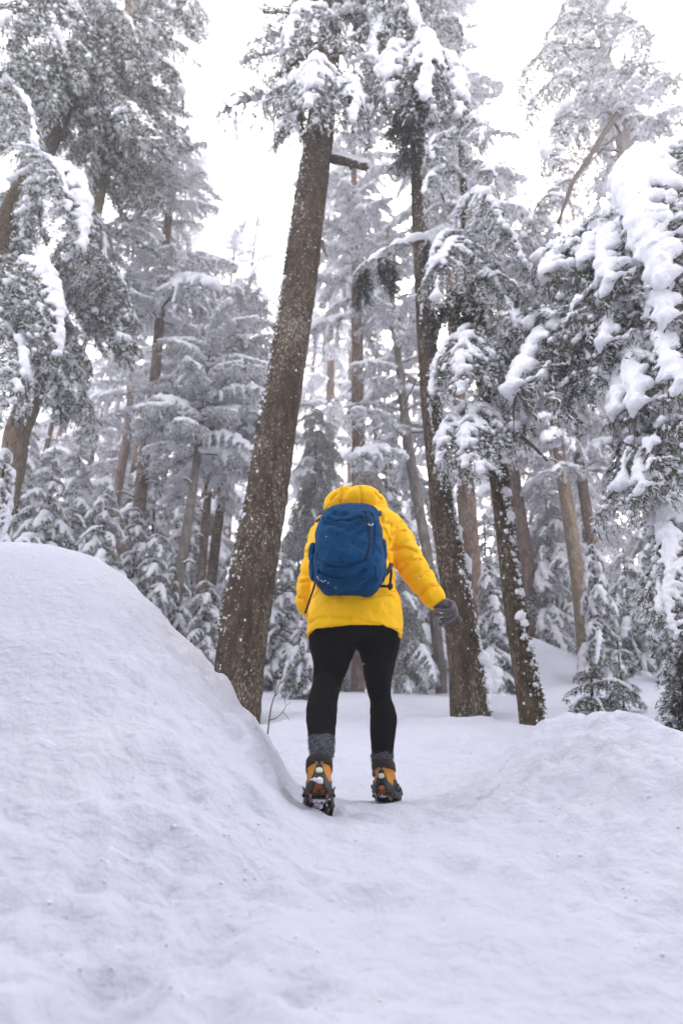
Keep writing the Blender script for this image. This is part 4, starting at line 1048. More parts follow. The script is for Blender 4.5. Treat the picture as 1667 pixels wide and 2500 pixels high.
def carve(me, lines, depth_, width):
    """Presses thin seams into a surface along lines given in photo pixels."""
    hit = ray_on(me); co = get_co(me); no = get_no(me); amt = np.zeros(len(co))
    for ln in lines:
        pts = bez([(x, y, 0) for x, y in ln], max(10, int(len(ln) * 14)))
        q = np.array([tuple(hit(x, y)[0]) for x, y, _ in pts])
        lo, hi = q.min(0) - .05, q.max(0) + .05
        idx = np.where(((co > lo) & (co < hi)).all(1))[0]
        if not len(idx): continue
        d = np.full(len(idx), 9.0)
        for a, b in zip(q[:-1], q[1:]):
            ab = b - a; L2 = ab.dot(ab)
            if L2 > .03 ** 2 * 4: continue
            t = np.clip(((co[idx] - a) @ ab) / (L2 + 1e-12), 0, 1)
            d = np.minimum(d, np.linalg.norm(co[idx] - a - t[:, None] * ab, axis=1))
        amt[idx] = np.maximum(amt[idx], np.exp(-(d / width) ** 2))
    set_co(me, co - no * (amt * depth_)[:, None])

def seam_fn(s, spacing, w=.010):
    d = np.abs((s / spacing + .5) % 1.0 - .5) * spacing
    return 1 - np.exp(-d / w)

def sleeve(pix, spacing=.088, amp=.011, nseg=44, n=150, phase=0.0, seed=0):
    pts = [P(x, y, Y) for x, y, w, Y in pix]; rad = [px2m(w, P(x, y, Y)) / 2 for x, y, w, Y in pix]
    q = bez5(np.array([(p.x, p.y, p.z, r) for p, r in zip(pts, rad)]), n)
    path = q[:, :3]; s = np.concatenate([[0], np.cumsum(np.linalg.norm(np.diff(path, axis=0), axis=1))])
    t, nn, bb = frames(path); a = np.linspace(0, 2 * np.pi, nseg, endpoint=False)
    S = s[:, None] + .012 * np.sin(a[None] * 2 + 1.0) + phase
    R = q[:, 3][:, None] + amp * (seam_fn(S, spacing) - .75)
    p = np.stack([np.cos(a)[None] * 1.6 + 0 * S, np.sin(a)[None] * 1.6 + 0 * S, S * 16], -1).reshape(-1, 3)
    R = R + .005 * fbm(p, 3, seed).reshape(R.shape)
    v = path[:, None] + R[..., None] * (np.cos(a)[None, :, None] * nn[:, None] + np.sin(a)[None, :, None] * bb[:, None])
    return v

walker = thing('person', 'hiker seen from behind in yellow puffer jacket, black leggings and tan boots on the trail', 'person', (0.03, 2.9, gz(0.03, 2.9)))
WO = walker.location
def wlink(name, me, parent=None, kind=None):
    """mesh made in world coordinates -> part of the walker."""
    co = get_co(me); set_co(me, co - np.array(WO)); return link(name, me, parent or walker, kind=kind)

# jacket: body with an open hem, both sleeves, collar - one continuous shell
TAB = [(838, 918, 1232, 3.06, .075), (828, 926, 1244, 3.05, .095), (800, 955, 1256, 3.04, .125), (778, 975, 1272, 3.03, .14), (768, 972, 1300, 3.01, .15), (766, 962, 1340, 2.99, .152), (764, 960, 1380, 2.97, .152),
       (761, 965, 1415, 2.955, .152), (760, 963, 1436, 2.95, .148), (754, 973, 1460, 2.945, .152), (749, 980, 1505, 2.94, .158), (748, 983, 1540, 2.94, .160), (749, 982, 1556, 2.94, .157)]
q, rings = table_rings(TAB, 130, 96, 2.25)
cum = np.concatenate([[0], np.cumsum(-np.diff(q[:, 2]))])
out = []
th = np.linspace(0, 2 * np.pi, 96, endpoint=False)
for i, rg_ in enumerate(rings):
    c = q[i][:3]; d = rg_ - c; r = np.linalg.norm(d, axis=1)
    lo = max(0.0, min(1.0, (cum[i] - .42) / .08))
    off = .008 * (seam_fn(cum[i] + .01 * np.sin(2 * th) + .02, .105) - .8) * (1 - .9 * lo)
    pp = np.stack([np.cos(th) * 2.4, np.sin(th) * 2.4, np.full(96, cum[i] * 9)], 1)
    off = off + .006 * fbm(pp, 3, 5)
    out.append(c + d * (1 + off / r)[:, None])
hem = np.array(out[-1])
inner = []
for k in range(1, 9):
    src = np.array(out[-1 - k * 4]); c = src.mean(0)
    inner.append(c + (src - c) * .90)
first = hem.copy(); c = first.mean(0); first = c + (first - c) * .93; first[:, 2] += .004
jv = Acc().add(loft(np.array(out + [first] + inner), True))
R_ARM = [(938, 1290, 70, 3.04), (958, 1302, 80, 3.03), (978, 1334, 76, 3.01), (1001, 1374, 71, 2.99), (1022, 1408, 67, 2.97), (1044, 1440, 62, 2.955), (1060, 1463, 58, 2.95), (1070, 1477, 54, 2.95)]
L_ARM = [(812, 1278, 60, 3.05), (796, 1292, 68, 3.05), (777, 1345, 64, 3.05), (763, 1395, 62, 3.06), (754, 1435, 60, 3.07), (754, 1466, 60, 3.09), (764, 1486, 56, 3.16), (780, 1496, 50, 3.25), (796, 1499, 46, 3.32)]
jv.add(loft(sleeve(R_ARM, seed=1), True)); jv.add(loft(sleeve(L_ARM, seed=2, phase=.03), True))
jm = remeshed(jv.mesh('jacket', M['jacket']), .0055, 2, 'jacket')
def px1(pts): return [(680 + x / 3.136, 1140 + y / 3.136) for x, y in pts]
carve(jm, [px1([(868, 440), (858, 540), (848, 640), (850, 710)]), px1([(855, 640), (960, 612), (1060, 640)]), px1([(925, 800), (1000, 715), (1090, 700)]), px1([(1040, 872), (1110, 805), (1150, 790)]), px1([(1075, 985), (1150, 915), (1225, 905)]),
          px1([(870, 530), (900, 495), (960, 480)]), px1([(905, 430), (935, 412), (950, 415)]), px1([(170, 880), (230, 870), (275, 900)]), px1([(150, 1000), (200, 1010), (235, 1060)]), px1([(195, 650), (240, 640)])], .015, .0075)
carve(jm, [px1([(228, 1200), (290, 1160), (400, 1148), (540, 1156), (700, 1192), (840, 1235), (946, 1262)]), px1([(545, 1150), (542, 1195)]), px1([(760, 965), (830, 960), (890, 952)]), px1([(285, 915), (320, 935), (350, 955)]), px1([(260, 1000), (300, 950)]), px1([(640, 1000), (760, 975), (860, 985)]),
          px1([(790, 370), (800, 480)]), px1([(815, 480), (850, 560)]), px1([(750, 430), (850, 425)])], .010, .0065)
co = get_co(jm); set_co(jm, co + get_no(jm) * (.0038 * fbm(co * 19, 3, 8) + .004 * fbm(co * np.array([6, 6, 13]), 2, 9))[:, None])
jacket = wlink('jacket', jm)

# hood: a puffed roll lying round the nape
hp = [(832, 1250, 30, 3.10), (812, 1242, 40, 3.05), (818, 1229, 50, 2.985), (842, 1219, 58, 2.945), (868, 1217, 60, 2.93), (895, 1218, 60, 2.94), (916, 1228, 50, 2.985), (924, 1240, 38, 3.05), (905, 1248, 28, 3.10)]
hm = remeshed(Acc().add(loft(sleeve(hp, spacing=.125, amp=.013, n=130, phase=.02, seed=4), True)).mesh('hood', M['jacket']), .005, 2, 'hood')
carve(hm, [px1([(478, 160), (484, 200), (474, 280)]), px1([(622, 150), (632, 230), (630, 300)]), px1([(440, 210), (400, 250)]), px1([(740, 200), (790, 250)])], .011, .007)
wlink('hood', hm, jacket)

# head, hair and beanie
hc = P(898, 1207, 3.10)
def head_mesh():
    v, f = ico(4); v = v.copy()
    x, y, z = v[:, 0], v[:, 1], v[:, 2]
    w = np.stack([x * .075, y * .095, z * .115], 1)
    w[:, 0] *= 1 - .25 * sstep(.0, -1.0, z)                       # jaw narrows
    w[:, 1] += .018 * np.exp(-((x / .16) ** 2 + ((z + .08) / .20) ** 2)) * (y > 0)   # nose
    w[:, 1] -= .010 * (np.exp(-(((x - .36) / .17) ** 2 + ((z - .08) / .11) ** 2)) + np.exp(-(((x + .36) / .17) ** 2 + ((z - .08) / .11) ** 2))) * (y > 0)   # eye sockets
    w[:, 1] += .006 * np.exp(-((x / .26) ** 2 + ((z + .42) / .06) ** 2)) * (y > 0)   # lips
    w[:, 0] += np.sign(x) * .014 * np.exp(-(((y + .05) / .16) ** 2 + ((z + .02) / .22) ** 2)) * (np.abs(x) > .8)   # ears
    a = Acc().add((w + np.array(hc), f))
    for s in (-1, 1): a.add(blobs(np.array([[hc.x + s * .028, hc.y + .083, hc.z + .010]]), [.0095], 1, ICO2), 0)
    a.add(tube([hc + Vector((0, -.02, -.08)), hc + Vector((0, -.035, -.2))], [.055, .06], 20))
    return a.mesh('head', M['skin'])
wlink('head', head_mesh())
hairv = Acc().add(blobs(np.array([hc + Vector((0, -.045, -.05)), hc + Vector((0, -.05, -.10)), hc + Vector((-.03, -.06, -.15)), hc + Vector((.03, -.03, -.13))]), [.066, .06, .05, .05], 1.1, ICO2))
for i in range(26):
    x = -.05 + .1 * i / 25
    hairv.add(tube(bez([hc + Vector((x, -.07, -.04)), hc + Vector((x * 1.2, -.10, -.10)), hc + Vector((x * .9, -.11, -.17))], 8), np.linspace(.006, .003, 8), 5))
wlink('hair', hairv.mesh('hair', M['hair']))
def beanie_mesh():
    n, k = 34, 168; rg_ = []
    for i in range(n):
        u = i / (n - 1); ph = u * 1.62
        z = .128 * math.cos(ph); r = math.sin(ph) if ph < math.pi / 2 else 1.0
        t = np.linspace(0, 2 * np.pi, k, endpoint=False)
        rib = 1 + .022 * np.cos(t * 42) * min(1, r * 1.5)
        rr = max(r, .01) * rib
        rg_.append(np.stack([hc.x + .089 * rr * np.cos(t), hc.y + .106 * rr * np.sin(t), np.full(k, hc.z + .004 + z)], 1))
    for i in range(8):                                            # turned-up cuff
        t = np.linspace(0, 2 * np.pi, k, endpoint=False); rib = 1 + .02 * np.cos(t * 42)
        g = .006 * math.sin(i / 7 * math.pi)
        rg_.append(np.stack([hc.x + (.092 + g) * rib * np.cos(t), hc.y + (.109 + g) * rib * np.sin(t), np.full(k, hc.z + .0 - .05 * i / 7)], 1))
    return mesh_from('beanie', *loft(np.array(rg_), True), M['beanie'])
wlink('beanie', beanie_mesh())

# leggings: both legs and seat in one piece
LEG_L = [(752, 878, 1505, 2.96, .145), (752, 872, 1540, 2.965, -1.15), (753, 868, 1562, 2.965, -1.12), (757, 865, 1590, 2.96, -1.1), (762, 857, 1614, 2.95, -1.08), (766, 846, 1645, 2.935, -1.08), (760, 833, 1672, 2.91, -1.12), (754, 827, 1700, 2.87, -1.16), (747, 824, 1728, 2.82, -1.18),
         (747, 821, 1757, 2.76, -1.1), (751, 819, 1782, 2.70, -1.02), (753, 816, 1800, 2.665, -1.0)]
LEG_R = [(860, 982, 1505, 2.97, .145), (868, 981, 1545, 2.985, -1.15), (874, 975, 1580, 3.0, -1.1), (884, 965, 1622, 3.03, -1.08), (888, 958, 1655, 3.05, -1.08), (894, 955, 1684, 3.06, -1.08), (901, 957, 1707, 3.06, -1.12), (903, 963, 1728, 3.055, -1.18), (902, 968, 1752, 3.05, -1.2), (902, 967, 1778, 3.045, -1.12),
         (905, 963, 1812, 3.04, -1.02), (910, 959, 1846, 3.035, -1.0)]
la = Acc()
for tb in (LEG_L, LEG_R):
    la.add(loft(np.array(table_rings(tb, 90, 48, 2.05)[1]), True))
c0 = P(866, 1520, 2.96); la.add(blobs(np.array([c0]), np.array([[.195, .135, .12]]), 1, ico(3)))
lm_ = remeshed(la.mesh('leggings', M['legging']), .006, 4, 'leggings')
def px2(pts): return [(680 + x / 3.92, 1500 + y / 3.92) for x, y in pts]
carve(lm_, [px2([(345, 585), (400, 545), (480, 545)]), px2([(480, 560), (540, 590), (575, 640)]), px2([(500, 590), (560, 640), (590, 700)]), px2([(860, 780), (960, 790), (1080, 760)]), px2([(865, 830), (960, 835), (1082, 795)]), px2([(875, 865), (930, 860)]), px2([(470, 560), (560, 560), (600, 590)]),
           px2([(1000, 745), (1080, 725)])], .008, .007)
co = get_co(lm_); set_co(lm_, co + get_no(lm_) * (.003 * fbm(co * 16, 3, 3))[:, None])
leg = wlink('leggings', lm_)

# socks
def sock(tab, seed):
    v, f = loft(np.array(table_rings(tab, 60, 72, 2.0)[1]), True)
    n0 = fbm(v * 60, 2, seed) * .0035 + fbm(v * 160, 2, seed + 3) * .002
    c = v.mean(0); d = v - c; d[:, 2] = 0; d /= np.linalg.norm(d, axis=1)[:, None] + 1e-9
    me = mesh_from('sock', v + d * n0[:, None], f, M['sock'])
    o = wlink('sock', me)
    g = np.random.default_rng(seed); idx = g.integers(0, len(v), 2600)
    A = v[idx] - np.array(WO); D = d[idx] * .9 + g.normal(size=(len(idx), 3)) * .6
    fv, ff = diamonds(A, D, g.uniform(.005, .012, len(idx)), np.full(len(idx), .0012), g, .1)
    link('wool_fuzz', mesh_from('wool_fuzz', fv, ff, M['sock'], smooth=False), o, kind='stuff')
sock([(756, 813, 1788, 2.685, -1.0), (754, 815, 1800, 2.665, -1.0), (755, 815, 1815, 2.645, -1.0), (757, 814, 1832, 2.625, -1.0), (760, 811, 1850, 2.61, -1.0)], 1)
sock([(910, 957, 1838, 3.036, -1.0), (907, 958, 1848, 3.035, -1.0), (909, 957, 1864, 3.035, -1.0), (911, 956, 1882, 3.035, -1.0), (912, 954, 1896, 3.035, -1.0)], 2)

# boots with strapped-on ice cleats
def foot_ring(z, grow=0.0, n=72):
    """outline of the boot at height z (m) in boot coordinates, heel at y = 0, toes towards +y"""
    zs = np.array([.0, .02, .04, .06, .08, .10, .125, .15])
    y0 = np.interp(z, zs, [.004, .0, .002, .006, .010, .012, .012, .010]) - grow
    y1 = np.interp(z, zs, [.272, .280, .277, .262, .205, .155, .122, .116]) + grow
    w = np.interp(z, zs, [.046, .050, .050, .0485, .046, .044, .0425, .0425]) + grow
    t = np.linspace(0, 2 * np.pi, n, endpoint=False)
    s, c = np.sin(t), np.cos(t)
    yy = (y0 + y1) / 2 + (y1 - y0) / 2 * np.sign(s) * np.abs(s) ** .85
    long_ = sstep(.15, .22, y1 - y0)
    waist = 1 - .13 * long_ * np.exp(-((yy - .105) / .055) ** 2) + .06 * long_ * np.exp(-((yy - .195) / .05) ** 2)
    heel = 1 - .14 * sstep(.05, .0, yy) * long_
    xx = w * np.sign(c) * np.abs(c) ** .85 * waist * heel
    return np.stack([xx, yy, np.full(n, z)], 1)

def boot(loc, pitch, yaw, roll, seed, snowy):
    Rm = Matrix.Translation(Vector(loc)) @ Matrix.Rotation(yaw, 4, 'Z') @ Matrix.Rotation(roll, 4, 'Y')
    # pitched about the toe, heel up
    Rm = Rm @ Matrix.Translation(Vector((0, .25, 0))) @ Matrix.Rotation(-pitch, 4, 'X') @ Matrix.Translation(Vector((0, -.25, 0)))
    def W(me, name, parent=None, kind=None):
        me.transform(Rm); return wlink(name, me, parent, kind)
    up = [foot_ring(z) for z in np.linspace(.018, .112, 26)]
    me = remeshed(mesh_from('boot', *loft(np.array(up), True), M['leather']), .0035, 3, 'boot')
    co = get_co(me); set_co(me, co + get_no(me) * (.0014 * fbm(co * 60, 3, seed))[:, None])
    b = W(me, 'boot')
    # stitched seams up the heel
    ac = Acc()
    for sx in (-.011, -.006, .006, .011):
        pts = [Vector((sx * (1 + .3 * k / 6), -.0005 + .0018 * k, 0.098 + .012 * k / 6)) for k in range(7)]
        ac.add(tube([p - Vector((0, .001 - .0018 * k + .0018 * k, 0)) for k, p in enumerate(pts)], .0011, 5))
    W(ac.mesh('stitching', M['thread']), 'stitching', b)
    # collar
    rr = [foot_ring(z, g) for z, g in ((.106, -.004), (.106, .003), (.112, .006), (.124, .007), (.136, .006), (.142, .002), (.142, -.006), (.118, -.008))]
    W(mesh_from('boot_collar', *loft(np.array(rr), True), M['collar']), 'boot_collar', b)
    # outsole with a raised heel and lugs
    so = [foot_ring(z, g) for z, g in ((.006, -.003), (.006, .002), (.014, .003), (.022, .002), (.022, -.004))]
    so = [np.where((s[:, 1:2] > .085) & (s[:, 1:2] < .125) & (s[:, 2:3] < .012), s * np.array([1, 1, 0]) + np.array([0, 0, .014]), s) for s in so]
    ac = Acc().add(loft(np.array(so), True))
    for yy in (.012, .03, .05, .07, .135, .155, .175, .195, .215, .235, .253):
        for xx in (-.034, -.012, .012, .034):
            if yy > .24 and abs(xx) > .03 or yy < .02 and abs(xx) > .03: continue
            x0, x1, y0, y1, z0, z1 = xx - .008, xx + .008, yy - .006, yy + .006, -.001, .008
            v = [(x, y, z) for z in (z0, z1) for y in (y0, y1) for x in (x0, x1)]
            ac.add((v, [(0, 2, 3, 1), (4, 5, 7, 6), (0, 1, 5, 4), (2, 6, 7, 3), (0, 4, 6, 2), (1, 3, 7, 5)]))
    W(ac.mesh('outsole', M['outsole'], False), 'outsole', b)
    # black rubber harness stretched round the boot
    n = 96; t = np.linspace(0, 2 * np.pi, n, endpoint=False)
    hd = np.abs((t - 1.5 * np.pi + np.pi) % (2 * np.pi) - np.pi)         # angle away from the heel
    td = np.abs((t - .5 * np.pi + np.pi) % (2 * np.pi) - np.pi)          # angle away from the toe
    top = .042 + .062 * np.exp(-(hd / .42) ** 2) + .016 * np.exp(-(td / .7) ** 2) + .030 * np.exp(-((hd - 1.25) / .20) ** 2)
    bot = .003 + .034 * np.exp(-(hd / .34) ** 4) + .012 * np.exp(-((hd - .95) / .12) ** 2)
    def at(zz, g):
        out_ = np.zeros((n, 3))
        for i in range(n):
            out_[i] = foot_ring(zz[i], g, n)[i]
        return out_
    g1, g0 = .0065, .0015
    rg_ = [at(bot, g0), at(bot, g1)] + [at(bot + (top - bot) * k, g1) for k in (.2, .4, .6, .8)] + [at(top, g1), at(top, g0)]
    W(mesh_from('cleat_harness', *loft(np.array(rg_), False), M['rubber']), 'cleat_harness', b)
    # straps over the instep, one per side ear
    for yy, zt in ((.115, .092), (.20, .072)):
        pts = []
        for k in range(13):
            a = math.pi * k / 12
            r_ = foot_ring(.03 + (zt - .03) * math.sin(a) ** .7, .006)
            w_ = np.abs(r_[:, 0][np.argmin(np.abs(r_[:, 1] - yy))])
            pts.append(Vector((math.cos(a) * (w_ if k not in (0, 12) else .056), yy + .02 * math.sin(a), .03 + (zt + .012 - .03) * math.sin(a) ** .7)))
        W(mesh_from('strap', *tube(bez(pts, 30), .0055, 8), M['rubber']), 'strap', b)
    for s in (-1, 1):                                                     # loose side ears
        v = np.array([(s * .050, .080, .030), (s * .052, .125, .030), (s * .056, .118, .052), (s * .061, .096, .058), (s * .058, .082, .044)])
        inn = v - np.array([s * .006, 0, 0])
        W(mesh_from('harness_ear', *loft(np.array([inn, v]), True), M['rubber'], smooth=False), 'harness_ear', b)
    # heel badge
    cz, cy = .074, -.004
    def oval(a_, b_, d_):
        k = np.linspace(0, 2 * np.pi, 28, endpoint=False)
        x = a_ * np.sign(np.cos(k)) * np.abs(np.cos(k)) ** .7; z = b_ * np.sign(np.sin(k)) * np.abs(np.sin(k)) ** .7
        yb = np.array([foot_ring(cz + zz, .0065)[:, 1].min() for zz in z]) + (x ** 2) * 6
        return np.stack([x, yb - d_, cz + z], 1)
    W(mesh_from('badge_rim', *loft(np.array([oval(.0125, .0105, -.003), oval(.0125, .0105, .002), oval(.0105, .0085, .0025)]), True), M['tabrim']), 'badge_rim', b)
    W(mesh_from('heel_badge', *loft(np.array([oval(.0098, .0080, -.002), oval(.0098, .0080, .0035), oval(.008, .0065, .0045)]), True), M['tab']), 'heel_badge', b)
    # cross bars, chains and spikes under the sole
    ac = Acc()
    for yy, w_ in ((.045, .040), (.15, .046), (.215, .046)):
        ac.add(tube([(-w_ - .006, yy, .006), (-w_ * .5, yy, -.004), (0, yy, -.006), (w_ * .5, yy, -.004), (w_ + .006, yy, .006)], .0055, 7))
    for xx in (-.03, .03):
        ac.add(tube([(xx, .03, -.005), (xx * .8, .1, .001), (xx, .15, -.006), (xx, .23, -.004)], .004, 6))
    W(ac.mesh('cleat_bar', M['rubber']), 'cleat_bar', b)
    ac = Acc()
    for xx, yy in ((-.028, .03), (.028, .03), (-.028, .062), (.028, .062), (-.034, .145), (.034, .145), (0, .165), (-.034, .205), (.034, .205), (-.02, .24), (.02, .24)):
        ac.add(tube([(xx, yy, .004), (xx, yy, -.006), (xx, yy, -.016)], [.006, .005, .0008], 6))
    W(ac.mesh('spike', M['steel']), 'spike', b, kind='stuff')
    g = np.random.default_rng(seed); cs, rs = [], []
    spots = [(0, .03, .004, .03, .016)] if not snowy else [(0, -.003, .034, .020, .010), (0, .075, .004, .03, .02), (0, .12, .0, .03, .024), (-.03, .18, .0, .014, .02), (.02, .2, 0, .014, .02)]
    for x, y, z, sx, sy in spots:
        for _ in range(26):
            cs.append((x + g.normal() * sx * .5, y + g.normal() * sy * .4, z + g.normal() * .004)); rs.append(g.uniform(.003, .008))
    s = remeshed(mesh_from('packed_snow', *blobs(np.array(cs), np.array(rs), .8), M['snow']), .0025, 1, 'packed_snow')
    W(s, 'packed_snow', b)
    return b
lh = P(783, 1960, 2.765)
boot((P(783, 1960, 2.76).x - .0, 2.765 - .25, gz(-.08, 2.765) + .022), math.radians(17), math.radians(2), 0, 1, True)
rx = P(932, 1955, 2.97)
boot((rx.x, 2.975, gz(rx.x, 3.05) + .016), math.radians(2), math.radians(-12), 0, 2, False)

# gloved hands: palm, four curled fingers, thumb
def glove(center, fingers, thumb, palm, r, Yc, name='glove'):
    a = Acc()
    pl = [P(*p) for p in palm[0]]
    a.add(tube(bez(pl, 14), np.interp(np.linspace(0, 1, 14), np.linspace(0, 1, len(palm[1])), palm[1]), 18))
    for ch, rr in fingers + [thumb]:
        p = bez([P(*c) for c in ch], 22)
        a.add(tube(p, np.linspace(rr, rr * .80, 22) * (1 + .06 * np.sin(np.linspace(0, 9, 22))), 12))
        a.add(blobs(np.array([p[-1]]), [rr * .80], 1, ICO2))
    me = remeshed(a.mesh(name, M['glove']), .0026, 1, name)
    co = get_co(me); set_co(me, co + get_no(me) * (.0022 * fbm(co * 75, 3, 3))[:, None])
    return wlink(name, me)
glove(None, [([(1096, 1468, 2.935), (1106, 1474, 2.92), (1105, 1484, 2.90), (1086, 1491, 2.90), (1063, 1489, 2.925)], .0098),
             ([(1100, 1475, 2.955), (1111, 1484, 2.945), (1109, 1496, 2.925), (1086, 1503, 2.925), (1062, 1500, 2.95)], .0100),
             ([(1101, 1482, 2.975), (1113, 1494, 2.965), (1108, 1507, 2.95), (1090, 1513, 2.945), (1076, 1512, 2.955)], .0096),
             ([(1100, 1488, 2.99), (1108, 1501, 2.98), (1099, 1513, 2.965), (1086, 1520, 2.96), (1073, 1525, 2.96)], .0095)],
      ([(1094, 1476, 3.00), (1107, 1490, 3.005), (1117, 1504, 3.0), (1124, 1517, 2.99)], .0105),
      ([(1062, 1467, 2.95), (1074, 1473, 2.95), (1088, 1478, 2.955), (1099, 1482, 2.96)], [.034, .035, .034, .022]), None, 2.95)
glove(None, [([(806, 1502, 3.37), (815, 1508, 3.40), (812, 1518, 3.41), (802, 1520, 3.39)], .012), ([(803, 1506, 3.36), (812, 1514, 3.39), (808, 1524, 3.40), (798, 1525, 3.37)], .012),
             ([(800, 1510, 3.35), (808, 1519, 3.38), (803, 1529, 3.38), (793, 1528, 3.36)], .012), ([(797, 1513, 3.34), (803, 1523, 3.36), (797, 1532, 3.36), (788, 1530, 3.35)], .0115)],
      ([(804, 1498, 3.33), (815, 1503, 3.34), (822, 1512, 3.36), (822, 1521, 3.38)], .0125),
      ([(788, 1497, 3.28), (796, 1500, 3.31), (802, 1503, 3.34), (807, 1507, 3.37)], [.032, .034, .036, .026]), None, 3.3)

# ------------------------------------------------------------------ the backpack
pk = thing('backpack', 'royal blue daypack worn high on the yellow jacket, with a vertical zip and black straps', 'backpack', P(850, 1450, 2.80))
PO = pk.location
def plink(name, me, parent=None, kind=None):
    co = get_co(me); set_co(me, co - np.array(PO)); return link(name, me, parent or pk, kind=kind)
PT = [(830, 880, 1246, 2.84, .03), (806, 905, 1249, 2.83, .075), (793, 921, 1257, 2.82, .10), (783, 926, 1272, 2.80, .115), (773, 930, 1300, 2.78, .125), (769, 932, 1335, 2.765, .13), (767, 934, 1368, 2.755, .132), (768, 934, 1395, 2.75, .132),
      (774, 930, 1420, 2.755, .125), (788, 920, 1440, 2.765, .11), (806, 903, 1450, 2.775, .085), (826, 880, 1454, 2.78, .05)]
qq, rr_ = table_rings(PT, 90, 96, 2.9)
pa = Acc().add(loft(np.array(rr_), True))
pm = remeshed(pa.mesh('pack_body', M['pack']), .0045, 3, 'pack_body')
def px3(pts): return [(750 + x / 7.467, 1230 + y / 7.467) for x, y in pts]
carve(pm, [px3([(220, 1240), (330, 1310), (520, 1360), (700, 1365), (880, 1350), (1040, 1220)]), px3([(270, 260), (400, 265), (480, 300), (620, 285), (760, 295), (900, 240), (990, 230)]),
           px3([(180, 900), (220, 1050), (400, 1140), (620, 1150), (850, 1110), (1060, 1030)])], .015, .007)
carve(pm, [px3([(1075, 160), (1110, 350), (1130, 600), (1110, 850), (1040, 1010)]), px3([(1200, 170), (1225, 400), (1210, 640), (1190, 900)]), px3([(1190, 680), (1290, 830), (1340, 920)]), px3([(150, 450), (160, 760), (170, 1000), (230, 1250)]), px3([(1240, 1180), (1230, 1400)])], .009, .006)
carve(pm, [px3([(330, 330), (480, 370), (600, 420)]), px3([(1020, 330), (880, 400), (760, 480)]), px3([(1050, 480), (900, 560), (840, 700)]), px3([(300, 1480), (420, 1560)]), px3([(1000, 1500), (1180, 1400)]), px3([(480, 160), (600, 200), (700, 170)])], .013, .016)
co = get_co(pm); set_co(pm, co + get_no(pm) * (.006 * fbm(co * 11, 3, 14) + .003 * fbm(co * 30, 2, 15))[:, None])
hit = ray_on(pm)
body = plink('pack_body', pm)
def ribbon(pts3, w, th=.002, normals=None, up=None):
    """Flat strap through 3D points, w wide."""
    p = bez(pts3, max(12, len(pts3) * 6)); t, nn, bb = frames(p)
    view = p / np.linalg.norm(p, axis=1)[:, None] if normals is None else normals
    s = np.cross(t, view); s /= np.linalg.norm(s, axis=1)[:, None] + 1e-9
    o = np.cross(s, t)
    r_ = np.stack([p + s * w / 2 + o * th, p + s * w / 2 - o * th, p - s * w / 2 - o * th, p - s * w / 2 + o * th], 1)
    return loft(r_, True)
def on(pts, off): return [hit(x, y, off)[0] for x, y in px3(pts)]
plink('zip', mesh_from('zip', *ribbon(on([(1080, 180), (1105, 300), (1138, 430), (1145, 600), (1130, 780), (1100, 900), (1050, 1000)], .001), .008, .0015), M['packdark']), body)
# lanyard pull with its bright crescent end
plink('zip_pull', mesh_from('zip_pull', *ribbon(on([(1095, 270), (1110, 330), (1135, 390)], .006), .006, .0025), M['strap']), body)
a = np.linspace(math.pi * .95, math.pi * 2.05, 14)
c_, _n = hit(*px3([(1148, 385)])[0], .007)
plink('pull_ring', mesh_from('pull_ring', *tube([c_ + Vector((math.cos(k) * .010, 0, math.sin(k) * .008)) for k in a], .0022, 8), M['metal']), body)
plink('grab_cord', mesh_from('grab_cord', *tube(bez(on([(990, 140), (1060, 160), (1080, 260)], .005) + on([(1180, 230), (1170, 170), (1120, 140)], .005), 30), .0022, 6), M['packdark']), body)
# small dark maker's mark, four strokes wide
ac = Acc()
for x0, dy in ((545, 0), (590, -6), (640, -4), (700, -10)):
    ac.add(ribbon(on([(x0, 1055 + dy), (x0 + 8, 1085 + dy)], .001), .0016, .0012)); ac.add(ribbon(on([(x0 + 4, 1086 + dy), (x0 + 26, 1084 + dy)], .001), .0014, .0012))
    ac.add(ribbon(on([(x0 + 24, 1052 + dy), (x0 + 26, 1084 + dy)], .001), .0016, .0012))
plink('maker_mark', ac.mesh('maker_mark', M['packdark']), body, kind='stuff')
# stretch side pockets
for cx, cy, w, h, s in ((764, 1352, 12, 24, -1), (765, 1385, 11, 34, -1), (934, 1350, 11, 34, 1), (933, 1390, 10, 32, 1)):
    c_ = P(cx, cy, 2.80); v, f = ico(3); v = v * np.array([px2m(w, c_), .075, px2m(h, c_)]) + np.array(c_)
    v = v + .003 * fbm(v * 30, 2, 4)[:, None]
    plink('side_pocket', mesh_from('side_pocket', v, f, M['pack']))
plink('top_handle', mesh_from('top_handle', *ribbon([P(840, 1249, 2.84), P(850, 1243, 2.85), P(872, 1241, 2.86), P(890, 1247, 2.85)], .018, .003), M['packdark']))
S3 = lambda pts, Y: [P(*p, Y[i] if isinstance(Y, (list, tuple)) else Y) for i, p in enumerate(px3(pts))]
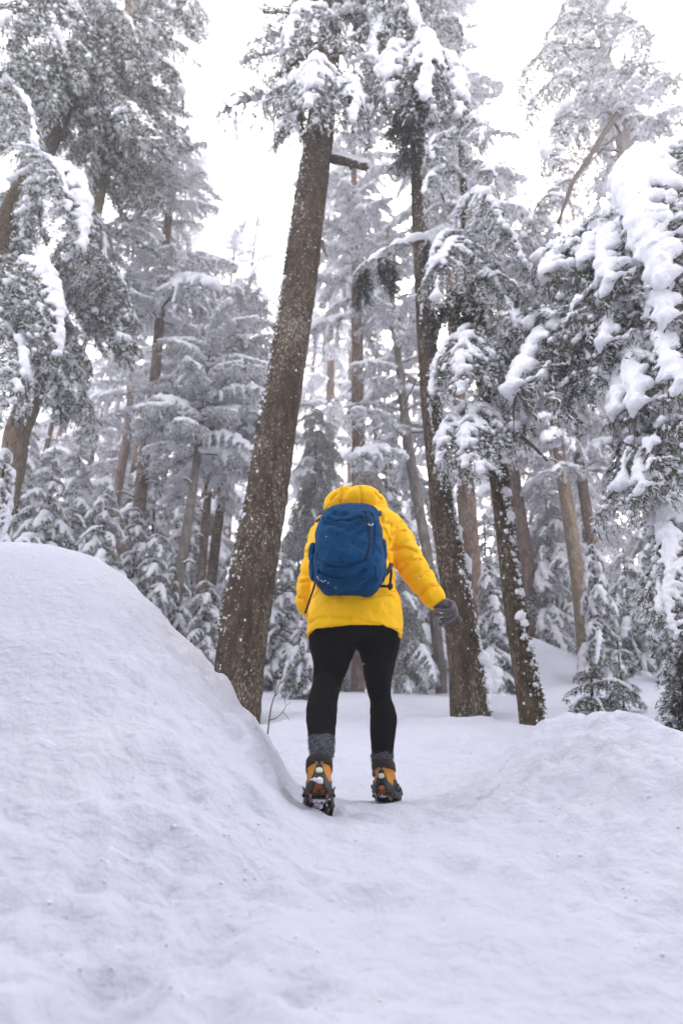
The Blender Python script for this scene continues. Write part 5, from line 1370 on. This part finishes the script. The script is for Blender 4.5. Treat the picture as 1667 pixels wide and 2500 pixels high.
# shoulder straps: up over the shoulders and down the chest
for s, x0 in ((-1, 800), (1, 922)):
    xm = x0 + s * 12
    plink('shoulder_strap', mesh_from('shoulder_strap', *tube(bez([P(x0 - s * 4, 1256, 2.86), P(xm, 1252, 2.96), P(xm + s * 2, 1254, 3.06), P(xm, 1275, 3.17), P(xm - s * 5, 1330, 3.17), P(xm + s * 5, 1400, 3.12)], 30), .016, 10), M['packdark']))
plink('load_strap', mesh_from('load_strap', *ribbon(S3([(330, 190), (230, 270), (160, 330)], [2.80, 2.86, 2.92]), .012), M['strap']))
plink('hip_strap', mesh_from('hip_strap', *ribbon(S3([(1250, 1440), (1380, 1330), (1500, 1180), (1530, 1090)], [2.79, 2.785, 2.80, 2.84]), .020, .003), M['strap']))
plink('hip_strap', mesh_from('hip_strap', *ribbon(S3([(1240, 1500), (1380, 1500), (1500, 1510)], [2.79, 2.785, 2.80]), .012, .003), M['strap']))
plink('webbing_tail', mesh_from('webbing_tail', *ribbon(S3([(1510, 1120), (1530, 1250), (1515, 1400), (1505, 1570)], [2.82, 2.80, 2.795, 2.79]), .012, .002), M['strap']))
v, f = ico(2); bc = S3([(1510, 1500)], 2.79)[0]; v = np.sign(v) * np.abs(v) ** .6 * np.array([.012, .006, .013]) + np.array(bc)
plink('buckle', mesh_from('buckle', v, f, M['strap']))
plink('webbing_tail', mesh_from('webbing_tail', *ribbon(S3([(155, 1390), (110, 1560), (60, 1700), (20, 1830), (-40, 2000)], [2.78, 2.775, 2.77, 2.765, 2.76]), .009, .002), M['strap']))
# a few flakes clinging to the lower left of the pack
g = np.random.default_rng(9); cs = []
for x, y in [(190, 1330), (210, 1385), (200, 1350), (265, 1395), (290, 1415), (330, 1400), (385, 1435), (520, 1520), (240, 1400), (215, 1375), (350, 600), (785, 830), (195, 1075)]:
    cs.append(np.array(hit(*px3([(x, y)])[0], .002)[0]))
plink('snow_crumb', mesh_from('snow_crumb', *blobs(np.array(cs), g.uniform(.0012, .0032, len(cs)), 1, ICO1), M['snow']), body, kind='stuff')

# ------------------------------------------------------------------ a thin fall of snow
g = np.random.default_rng(12); cs, rs = [], []
for _ in range(420):
    Y = g.uniform(1.6, 8); p = P(g.uniform(0, 1667), g.uniform(0, 1900), Y)
    if p.z > gz(p.x, p.y) + .05: cs.append(p); rs.append(g.uniform(.0009, .0019) * (1 + .15 * Y))
link('snowflakes', mesh_from('snowflakes', *blobs(np.array(cs), np.array(rs), 1.3, ICO0), M['snow']), kind='stuff')['label'] = 'scattered fine snowflakes in the air'
